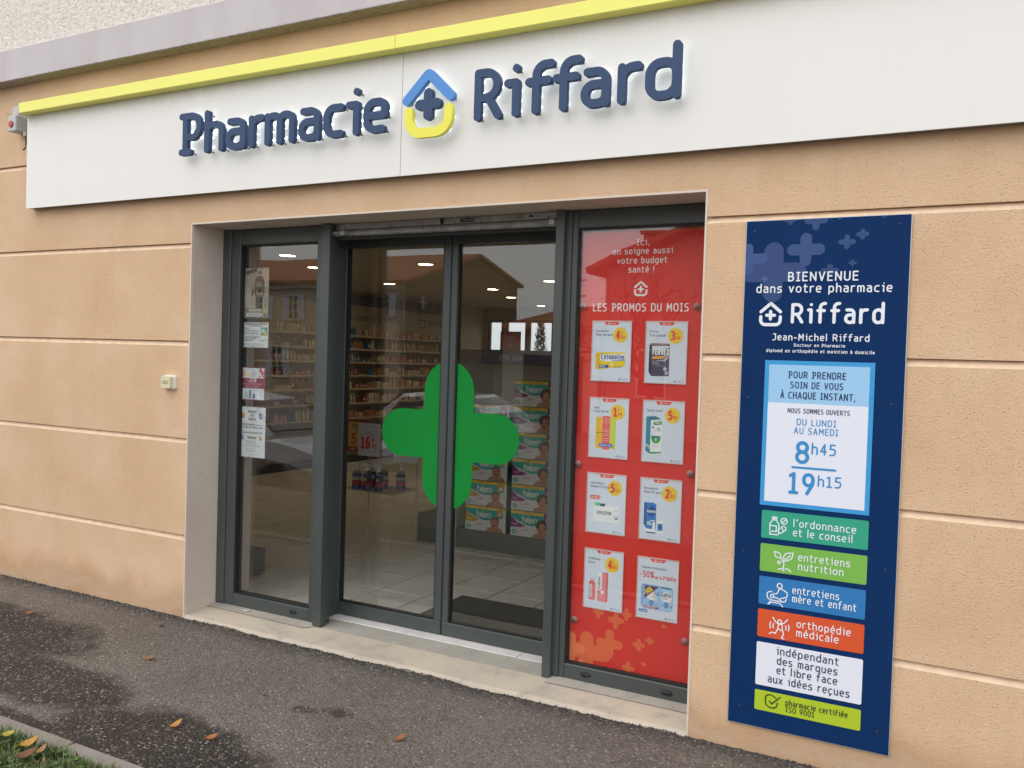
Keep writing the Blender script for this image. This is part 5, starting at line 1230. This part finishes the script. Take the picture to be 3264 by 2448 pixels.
F = Fl(-4.33, 1.8995, .775); F.rrect(.014, .045, .196, .235, .012, .0003, 'b08a2c'); F.text('Multi', .045, .198, .022, .0006, '33302a', .07, .2); F.lines(.05, .175, .05, 1, .006, .006, .0006, '4a443a', .1); F.text('5', .045, .072, .068, .0006, 'b0382a', .042, .25); F.poly([(.035, .02), (.06, .038), (.085, .02)], .0006, 'c07a50'); F.build('print', T_)
T_ = thing('price_sign', (-3.8, 1.9, .7), 'white price sign half hidden behind the green cross', 'price sign')
mk('sheet', G().box(-3.88, -3.66, 1.90, 1.903, .735, .985), mat('sign_paper', (.48, .47, .46), .6), T_)
F = Fl(-3.88, 1.8995, .735); F.lines(.02, .2, .16, 3, .02, .008, .0004, '6a6a70', .1); F.build('print', T_)
# poster in the back window and small grey counter
T_ = thing('back_window_poster', (-7.63, 10.7, 1.2), 'small red poster hanging in the far back window', 'poster')
mk('red_sheet', G().box(-7.86, -7.43, 10.70, 10.703, 1.2, 2.06), mat('red_print_far', s2l('9a3030'), .6), T_)
F = Fl(-7.86, 10.6995, 1.2)
for t, v, c in (('Ici,', .80, .018), ('on soigne aussi', .76, .018), ('votre budget', .725, .018), ('sant\u00e9 !', .69, .018), ('LES PROMOS DU MOIS', .50, .022)): F.text(t, .215, v, c, .0005, 'c9a0a0', .40 if 'LES' in t else None, .15, align='c')
house_logo(F, .185, .58, .06, .066, .0005, 'c9a0a0', .004); F.rect(.03, .2, .19, .46, .0005, 'a9a4a4'); F.rect(.24, .2, .40, .46, .0005, 'a9a4a4'); F.build('print', T_)
tag(mk('floor_plinth', G().bbox(-4.75, -4.175, .78, .88, .06, .215, .004).box(-4.72, -4.2, .8, .87, .0375, .06), M_PLG, org_=(-4.4, 1.0, .037)), 'grey floor plinth behind the bottom corner of the left window', 'plinth')
# number off look-alikes from left to right so that each label points at one
_cnt = {}
for o in [o for o in COL.objects if o.parent is None and o.name.startswith('product_')]: _cnt.setdefault(o['label'], []).append(o)
NTH = ['leftmost', 'second', 'third', 'fourth', 'fifth', 'sixth', 'seventh', 'eighth', 'ninth', 'tenth', 'eleventh', 'twelfth', 'thirteenth', 'fourteenth']
for l, os_ in _cnt.items():
    if len(os_) > 1:
        for i, o in enumerate(sorted(os_, key=lambda q: q.location.y)): o['label'] = NTH[i]+' '+l

# ------------------------------------------------------------------ the street behind the camera (seen in the glass)
M_STUC = mat('house_stucco', (.62, .53, .40), .9, noise=(.8, .12), bump=(30, .3, .01))
M_STONE = mat('gable_stone', (.19, .14, .095), .95, noise=(3.5, .35), bump=(14, .6, .03))
M_TILER = mat('clay_roof_tiles', (.46, .19, .10), .9, noise=(5, .3))
M_SHUT = mat('pale_blue_shutter', (.55, .60, .66), .7)
M_DARKG = mat('dark_window_glass', (.02, .022, .025), .08, spec=.6)
M_GUT = mat('zinc_gutter', (.28, .28, .27), .5, metal=.4)
GR = -.55
def roof_sheet(name, p00, p10, p11, p01, parent, step=.22):
    """pantile slope: rows of half-round ribs running from eave to ridge. p00-p10 eave, p01-p11 ridge"""
    p00, p10, p11, p01 = map(Vector, (p00, p10, p11, p01)); n = max(2, int((p10-p00).length/step)); nrm = (p10-p00).cross(p01-p00).normalized()
    if nrm.z < 0: nrm = -nrm
    g = G(); pr = None
    for i in range(n*4+1):
        t = i/(n*4); h = .05*abs(math.sin(PI*i/4))
        a = p00.lerp(p10, t)+nrm*h; b = p01.lerp(p11, t)+nrm*h
        if pr: g.poly([pr[0], a, b, pr[1]])
        pr = (a, b)
    for q in ((p00, p10), (p01, p11)): pass
    g.poly([p00-nrm*.12, p10-nrm*.12, p11-nrm*.12, p01-nrm*.12]); g.poly([p00-nrm*.12, p10-nrm*.12, p10+nrm*.02, p00+nrm*.02])
    g.poly([p10-nrm*.12, p11-nrm*.12, p11+nrm*.02, p10+nrm*.02]); g.poly([p00-nrm*.12, p01-nrm*.12, p01+nrm*.02, p00+nrm*.02])
    return mk(name, g, M_TILER, parent)
def win_y(x0, x1, z0, z1, y, parent, shut=1, closed=False):
    """window on a wall facing the pharmacy (+y)"""
    f = mk('window', G().box(x0, x1, y-.02, y+.03, z0, z1), M_DARKG, parent)
    g = G(); m_ = (x0+x1)/2
    for a, b in ((x0, x0+.05), (m_-.03, m_+.03), (x1-.05, x1)): g.box(a, b, y+.03, y+.05, z0, z1)
    for k in range(4): z = z0+(z1-z0)*k/3; g.box(x0+.05, m_-.03, y+.03, y+.045, z-.02, z+.02); g.box(m_+.03, x1-.05, y+.03, y+.045, z-.02, z+.02)
    mk('sash', g, M_WHITEP, f)
    mk('sill', G().box(x0-.06, x1+.06, y, y+.10, z0-.07, z0), M_STUC, f)
    if shut:
        wd = (x1-x0)/2
        for a in (x0-wd-.02, x1+.02): mk('shutter', G().bbox(a, a+wd, y+.02, y+.06, z0-.02, z1+.02, .005), M_SHUT, f)
    return f
HA = thing('stone_gable_house', (-28, -28.5, GR), 'cream fronted house with stone gable and clay tile roof reflected in the doors', 'house')
FY, AY, BY = -23.9, -29.3, -33.4; FE, AP, BE = 4.5, 6.05, 5.25
mk('front_wall', G().box(-44, -20.02, FY-.3, FY, GR, FE), M_STUC, HA)
g = G(); g.poly([(-20, FY, GR), (-20, BY, GR), (-20, BY, BE), (-20, AY, AP), (-20, FY, FE)]); g.poly([(-20.3, FY-.3, GR), (-20.3, FY-.3, FE), (-20.3, AY, AP), (-20.3, BY, BE), (-20.3, BY, GR)]); mk('gable_wall', g, M_STONE, HA)
mk('rear_wall', G().box(-44, -20.02, BY, BY+.3, GR, BE), M_STUC, HA); mk('far_gable', G().box(-44.3, -44.001, BY, FY, GR, FE), M_STUC, HA)
roof_sheet('roof_slope', (-44.4, FY+.35, FE-.02), (-19.8, FY+.35, FE-.02), (-19.8, AY, AP+.14), (-44.4, AY, AP+.14), HA)
roof_sheet('roof_slope', (-44.4, BY-.35, BE-.05), (-19.8, BY-.35, BE-.05), (-19.8, AY-.002, AP+.14), (-44.4, AY-.002, AP+.14), HA)
mk('eaves_moulding', G().box(-44, -20, FY+.001, FY+.2, FE-.32, FE-.1), mat('pale_moulding', (.5, .45, .38), .9), HA)
mk('downpipe', G().tube([(-20.15, FY+.08, FE-.1), (-20.15, FY+.08, GR)], .06, 8), M_GUT, HA)
for x in (-20.95, -25.3, -27.1, -31.0, -34.5): win_y(x-.28, x+.28, 2.95 if x < -22 else 3.1, 3.9 if x < -22 else 4.05, FY, HA)
for x in (-22.6, -26.2, -30.0): win_y(x-.35, x+.35, .6, 1.9, FY, HA)
g = G(); g.box(-19.998, -19.96, -25.3, -24.8, 3.5, 4.05); w_ = mk('window', g, M_DARKG, HA); mk('sash', G().box(-19.96, -19.94, -25.08, -25.03, 3.5, 4.05).box(-19.96, -19.945, -25.3, -25.08, 3.76, 3.80).box(-19.96, -19.945, -25.03, -24.8, 3.76, 3.80), M_WHITEP, w_)
def antenna(x, y, z0, h, lbl, s=1):
    t = thing('roof_antenna', (x, y, z0), lbl, 'antenna'); mk('mast', G().tube([(x, y, z0), (x, y, z0+h)], .025, 6), M_GUT, t)
    for k in range(2):
        z = z0+h-.05-k*.55*s; g = G(); g.tube([(x-.1, y, z), (x+1.1*s, y, z+.05)], .018, 5)
        for i in range(8): g.tube([(x+.1+i*.13*s, y-.16, z+.01*i), (x+.1+i*.13*s, y+.16, z+.01*i)], .009, 4); 
        g.tube([(x, y, z-.25), (x, y, z+.25)], .012, 4); mk('yagi', g, M_GUT, t)
antenna(-22.3, -29.3, 6.4, 1.1, 'thin television antenna on the clay tile ridge')
HB = thing('chimney_house', (-7, -24, GR), 'house with brick chimney and wide eaves reflected in the red poster', 'house')
g = G(); y0 = -19.6; g.prism_y([(-9.6, GR), (-9.6, 4.25), (-7.0, 5.2), (-4.4, 4.25), (-4.4, GR)], y0, -28); fixn(mk('wall', g, mat('pink_stucco', (.44, .30, .24), .9, noise=(1, .1)), HB))
roof_sheet('roof_slope', (-10.05, -28.5, 4.28), (-10.05, y0+.6, 4.28), (-7.0, y0+.6, 5.42), (-7.0, -28.5, 5.42), HB); roof_sheet('roof_slope', (-3.95, -28.5, 4.28), (-3.95, y0+.6, 4.28), (-7.001, y0+.6, 5.42), (-7.001, -28.5, 5.42), HB)
c = mk('chimney', G().bbox(-8.85, -8.25, -21.2, -20.5, 4.5, 5.35, .02), M_STONE, HB); mk('chimney_cap', G().bbox(-8.93, -8.17, -21.28, -20.42, 5.351, 5.45, .02), M_STONE, c)
mk('gutter', G().tube([(-10.0, -28.4, 4.20), (-10.0, y0+.5, 4.20)], .07, 8), M_GUT, HB); mk('downpipe', G().tube([(-9.55, y0+.08, 4.1), (-9.55, y0+.08, GR)], .05, 8), M_GUT, HB)
win_y(-6.0, -5.1, 2.6, 3.9, y0, HB, 0); win_y(-8.6, -7.7, .6, 1.9, y0, HB, 0)
HC = thing('low_garage', (-11.4, -22, GR), 'low brown roofed garage reflected in the right door', 'garage')
mk('wall', G().box(-13.1, -9.7, -24, -19.5, GR, 2.6), M_STUC, HC)
roof_sheet('roof_slope', (-13.5, -19.1, 2.55), (-9.6, -19.1, 2.55), (-9.6, -22, 3.35), (-12.2, -22, 3.35), HC); roof_sheet('roof_slope', (-13.5, -24.4, 2.55), (-9.6, -24.4, 2.55), (-9.6, -22.002, 3.35), (-12.2, -22.002, 3.35), HC)
mk('parapet', G().box(-12.3, -11.8, -22.4, -21.9, 2.7, 3.55), M_STONE, HC); mk('garage_door', G().bbox(-12.4, -10.2, -19.499, -19.45, GR, 1.7, .02), M_WOODF, HC)
antenna(-11.84, -21.0, 3.0, 1.15, 'television antenna above the low garage', .9)
# bare tree in front of the chimney house
def bare_tree(x, y, h, seed):
    t = thing('bare_tree', (x, y, GR), 'bare winter tree in front of the chimney house', 'tree'); r = random.Random(seed); tr = G(); br = G()
    def grow(p, d, l, rad, lev):
        q = p+d*l; m_ = p.lerp(q, .5)+Vector((r.uniform(-.04, .04), r.uniform(-.04, .04), 0))*l
        (tr if lev == 0 else br).tube([p, m_, q], rad, 7 if lev < 2 else 4, None, rad*.6)
        if lev < 5:
            for k in range(3 if lev else 5):
                e = Vector((r.gauss(0, 1), r.gauss(0, 1), r.gauss(.15, .6))).normalized(); grow(p.lerp(q, r.uniform(.55, 1.0)), (d*.9+e*.75).normalized(), l*r.uniform(.55, .78), rad*.55, lev+1)
    grow(Vector((x, y, GR)), Vector((0, 0, 1)), h*.42, .13, 0); M_B = mat('bark', (.10, .075, .055), .9)
    mk('trunk', tr, M_B, t, True); mk('crown', br, M_B, t, True)
bare_tree(-6.4, -14.5, 4.6, 4)
# cypress trees behind the shop
def cypress(x, y, h, seed, lbl):
    t = thing('cypress_tree', (x, y, 0), lbl, 'tree', 'cypress trees behind the back windows'); r = random.Random(seed)
    mk('trunk', G().tube([(x, y, 0), (x, y, h*.6)], .05, 7, None, .02), mat('bark', (.10, .075, .055), .9), t); g = G()
    for i in range(1500):
        u = r.random(); rad = .28*(1-u)**.6*min(1, u*8+.25)*(.5+.6*r.random()); a = r.uniform(0, 2*PI); p = Vector((x+rad*math.cos(a), y+rad*math.sin(a), .25+u*(h-.25))); d = Vector((math.cos(a)*.4, math.sin(a)*.4, 1)).normalized()*r.uniform(.05, .12); s_ = Vector((-math.sin(a), math.cos(a), 0))*.018
        g.poly([p-s_, p+s_, p+d])
    mk('crown', g, mat('cypress_green', (.045, .065, .025), .9), t)
cypress(-9.75, 16.2, 2.75, 1, 'taller thin cypress seen through the back window'); cypress(-9.1, 16.2, 2.55, 2, 'shorter cypress at the right edge of the back window')
# parked cars on the lower street
def car(name, cx, cy, rot, col, lbl):
    t = thing(name, (cx, cy, GR), lbl, 'car'); M = mat('car_paint_'+name+lbl[:4], col, .25, metal=.5, coat=.6)
    def loft(st, ring_, g, mt=None):
        rs = [[(x, y, z) for y, z in ring_(*a)] for x, *a in st]
        for A, B in zip(rs, rs[1:]):
            for i in range(len(A)): j = (i+1) % len(A); g.poly([A[i], A[j], B[j], B[i]], mt)
        g.poly(rs[0][::-1], mt); g.poly(rs[-1], mt)
    def low(zb, zt, w): return [(-w+.1, zb), (-w, zb+.15), (-w-.02, zt-.25), (-w+.06, zt-.03), (-w+.16, zt), (w-.16, zt), (w-.06, zt-.03), (w+.02, zt-.25), (w, zb+.15), (w-.1, zb)]
    g = G(); loft([(-2.0, .35, .62, .62), (-1.92, .25, .72, .76), (-1.5, .2, .84, .82), (-.85, .2, .93, .84), (.4, .2, .95, .85), (1.3, .2, .96, .84), (1.75, .22, .93, .80), (1.9, .32, .80, .70)], low, g)
    P = []
    def fin(nm, g, m_, sm=False, par=t):
        g.v = [(cx+x*math.cos(rot)-y*math.sin(rot), cy+x*math.sin(rot)+y*math.cos(rot), GR+z) for x, y, z in g.v]; return fixn(mk(nm, g, m_, par, sm))
    body = fin('body', g, M)
    def cab(zb, zt, wb, wt): return [(-wb, zb), (-wt-.03, zt-.06), (-wt+.08, zt), (wt-.08, zt), (wt+.03, zt-.06), (wb, zb)]
    g = G(); loft([(-1.0, .90, .96, .72, .68), (-.35, .90, 1.40, .78, .60), (.3, .9, 1.47, .79, .61), (1.0, .9, 1.43, .78, .60), (1.6, .9, 1.15, .74, .60), (1.72, .9, .97, .70, .62)], cab, g); fin('cabin', g, M)
    for s in (-1, 1):
        for a, b in ((-.55, .22), (.30, 1.05)):
            zt = 1.28; g = G(); p = [(a+(.0 if a > 0 else .0), .97), (b, .97), (b-.03, 1.36), (a+(.28 if a < 0 else .02), 1.36)]
            q = [(x, s*(.80-(z-.9)*.36+.012), z) for x, z in p]; g.poly(q if s < 0 else q[::-1]); g.poly([(x, y-s*.01, z) for x, y, z in (q[::-1] if s < 0 else q)]); fin('side_window', g, M_DARKG)
        g = G(); g.lathe([(.0, -.07), (.09, -.05), (.10, .05), (.0, .07)], 10, (-.62, s*.93, 1.0), None, 'y', 1.0, .7); fin('mirror', g, M, True)
        for x in (-1.25, 1.2):
            g = G(); g.lathe([(.19, -.10), (.29, -.10), (.315, -.06), (.315, .06), (.29, .10), (.19, .10)], 20, (x, s*.76, .315), None, 'y'); w_ = fin('wheel', g, M_BLACK)
            g = G(); g.lathe([(.02, -.085), (.19, -.09), (.19, .09), (.02, .085)], 12, (x, s*.765, .315), None, 'y'); fin('rim', g, M_GALV, False, w_)
        g = G(); g.lathe([(.0, -.05), (.09, -.03), (.10, .03)], 10, (-1.9, s*.55, .66), None, 'x', 1.2, .7); fin('headlight', g, M_WHITEP, True)
        g = G(); g.bbox(1.80, 1.86, s*.55-.1, s*.55+.1, .72, .92, .02); fin('tail_light', g, M_RED)
    g = G(); g.poly([(-.97, -.62, .98), (-.97, .62, .98), (-.42, .50, 1.38), (-.42, -.50, 1.38)]); g.v = [(x-.02, y, z+.015) for x, y, z in g.v]; fin('windscreen', g, M_DARKG)
    g = G(); g.poly([(1.66, -.58, 1.04), (1.66, .58, 1.04), (1.12, .50, 1.37), (1.12, -.50, 1.37)]); g.v = [(x+.03, y, z+.02) for x, y, z in g.v]; fin('rear_window', g, M_DARKG)
car('parked_car', -9.6, -5.7, PI, (.42, .43, .46), 'silver hatchback parked across the street, mirrored in the left window')
car('parked_car', -8.9, -9.2, 0, (.55, .55, .55), 'white hatchback mirrored behind the green cross')

# ------------------------------------------------------------------ verge, leaves, litter
M_SOIL = mat('verge_soil', (.05, .048, .02), .95, noise=(9, .4), bump=(40, .8, .03))
tag(mk('grass_verge', G().box(-13, 2.1, -3.2, -1.4381, -.08, .006), M_SOIL), kind='structure')
rg = random.Random(11); gg = G(); cols = [mat('grass_%d' % i, c, .8) for i, c in enumerate(((.07, .13, .035), (.12, .18, .05), (.09, .15, .055), (.26, .22, .09), (.16, .12, .05)))]
for i in range(14000):
    x = rg.uniform(-4.3, -1.9); y = -1.43-abs(rg.gauss(0, .32)); 
    if y < -3: continue
    clump = .5+.5*math.sin(x*23+math.sin(y*31)*2)*math.cos(y*27)
    if rg.random() > .35+.65*clump: continue
    h = rg.uniform(.018, .055)*(.6+.7*clump); a = rg.uniform(0, 2*PI); lean = rg.uniform(.1, 1.0)*h; w_ = rg.uniform(.0018, .0042); dx, dy = math.cos(a), math.sin(a)
    b = Vector((x, y, .004)); m_ = b+Vector((dx*lean*.35, dy*lean*.35, h*.65)); t_ = b+Vector((dx*lean, dy*lean, h)); s_ = Vector((-dy, dx, 0))*w_
    mt = cols[rg.choices(range(5), (4, 4, 3, 1.3, .8))[0]]
    gg.poly([b-s_, b+s_, m_+s_*.7, m_-s_*.7], mt); gg.poly([m_-s_*.7, m_+s_*.7, t_], mt)
tag(mk('grass', gg, None), 'short green verge grass behind the kerb', 'grass', kind='stuff')
# clover-like rosettes among the grass
cg = G()
for i in range(420):
    x = rg.uniform(-4.0, -2.2); y = -1.44-abs(rg.gauss(0, .2)); z = rg.uniform(.012, .04)
    for k in range(3):
        a = rg.uniform(0, 2*PI); r = rg.uniform(.006, .012); c_ = Vector((x+r*math.cos(a), y+r*math.sin(a), z))
        cg.poly([c_+Vector((r*.8*math.cos(q), r*.8*math.sin(q), .002*math.sin(q*2))) for q in [PI*j/3 for j in range(6)]], cols[rg.choice([0, 1, 2])])
tag(mk('clover', cg, None), 'low clover leaves mixed in the verge grass', 'clover', kind='stuff')
def leaf(x, y, z, L, rot, col, lbl, curl=.3, tilt=.45):
    g = G(); n = 7; prev = None; m_ = mat('leaf_'+col, s2l(col), .6)
    for i in range(n):
        u = i/(n-1); w_ = L*.26*math.sin(PI*min(1, u*1.02))**.7+.0004; zc = curl*L*(u-.5)**2*2
        A, B, C_ = Vector((L*(u-.5), w_, zc+curl*w_*.8)), Vector((L*(u-.5), 0, zc)), Vector((L*(u-.5), -w_, zc+curl*w_*.8))
        if prev: g.poly([prev[0], A, B, prev[1]], m_); g.poly([prev[1], B, C_, prev[2]], m_)
        prev = (A, B, C_)
    g.tube([(-L*.5, 0, curl*L*.5), (-L*.72, 0, curl*L*.35)], L*.015, 5, m_)
    R_ = Matrix.Rotation(tilt, 3, 'X') @ Matrix.Rotation(rot, 3, 'Z'); zlo = min((R_ @ Vector(p)).z for p in g.v); z -= zlo; g.v = [tuple(R_ @ Vector(p)+Vector((x, y, z))) for p in g.v]
    tag(mk('fallen_leaf', g, None, org_=(x, y, z)), lbl, 'leaf', 'fallen leaves')
leaf(-2.80, -1.04, .004, .055, 1.2, 'b07c3a', 'ochre leaf standing on the dark asphalt patch', .5); leaf(-2.60, -1.04, .003, .05, .6, '96592f', 'orange brown leaf on the asphalt right of the ochre one'); leaf(-1.97, -.66, .003, .05, .9, '8a5230', 'russet leaf on the asphalt below the right window')
leaf(-3.54, -.57, .002, .06, .5, '7d583a', 'flat brown leaf in the middle of the asphalt', .15); leaf(-4.70, -.43, .002, .055, .3, '7a4c34', 'dark curled leaf on the far left asphalt', .2)
leaf(-3.19, -1.49, .045, .05, .5, 'a8952c', 'yellow leaf in the grass by the kerb', .2); leaf(-3.04, -1.50, .045, .07, 1.0, 'b5873a', 'long ochre leaf in the grass', .6); leaf(-2.96, -1.51, .04, .05, 1.6, '9a7548', 'tan leaf in the grass nearest the kerb joint', .5); leaf(-2.97, -1.555, .04, .075, .9, '6e4428', 'large brown leaf in the grass', .5); leaf(-3.19, -1.55, .05, .07, 1.3, 'b08c5e', 'pale leaf cut by the left picture edge', .5)
leaf(-3.91, -.18, .002, .035, .2, '2a221c', 'small black leaf near the wall foot', .2)
g = G(); g.poly([(-3.70, .195, .036), (-3.655, .185, .038), (-3.635, .20, .041), (-3.65, .214, .039), (-3.69, .21, .036)]); g.poly([(-3.70, .195, .0365), (-3.69, .21, .0365), (-3.65, .214, .046), (-3.66, .198, .050)])
tag(mk('paper_scrap', g, mat('paper_white', (.75, .75, .72), .7), org_=(-3.67, .2, .035)), 'small white paper scrap on the threshold by the left window', 'paper scrap')
# loose bitumen crumbs where the asphalt meets the wall
cr = G(); mA, mB = mat('crumb_dark', (.055, .047, .046), .9), mat('crumb_pale', (.22, .19, .165), .9)
for i in range(2600):
    x = rg.uniform(-6.0, .4); edge = -.004 if (x < LX or x > RX) else edge_(x)
    y = edge-abs(rg.gauss(0, .028)); r = rg.uniform(.002, .0065)*(1 if y < edge-.01 else 1.15)
    vs_ = [Vector((rg.gauss(0, 1), rg.gauss(0, 1), rg.gauss(0, .8))).normalized()*r*rg.uniform(.8, 1.2) for _ in range(5)]
    c_ = Vector((x, y, r*.3)); mt = mB if rg.random() < .14 else mA
    p = [c_+Vector((r, 0, 0)), c_+Vector((-.5*r, .8*r, .1*r)), c_+Vector((-.6*r, -.8*r, 0)), c_+Vector((rg.uniform(-.4, .4)*r, rg.uniform(-.4, .4)*r, r*rg.uniform(.7, 1.1)))]
    for f in ((0, 1, 3), (1, 2, 3), (2, 0, 3)): cr.poly([p[k] for k in f], mt)
tag(mk('asphalt_crumbs', cr, None), 'loose asphalt crumbs along the wall foot', 'gravel', kind='stuff')
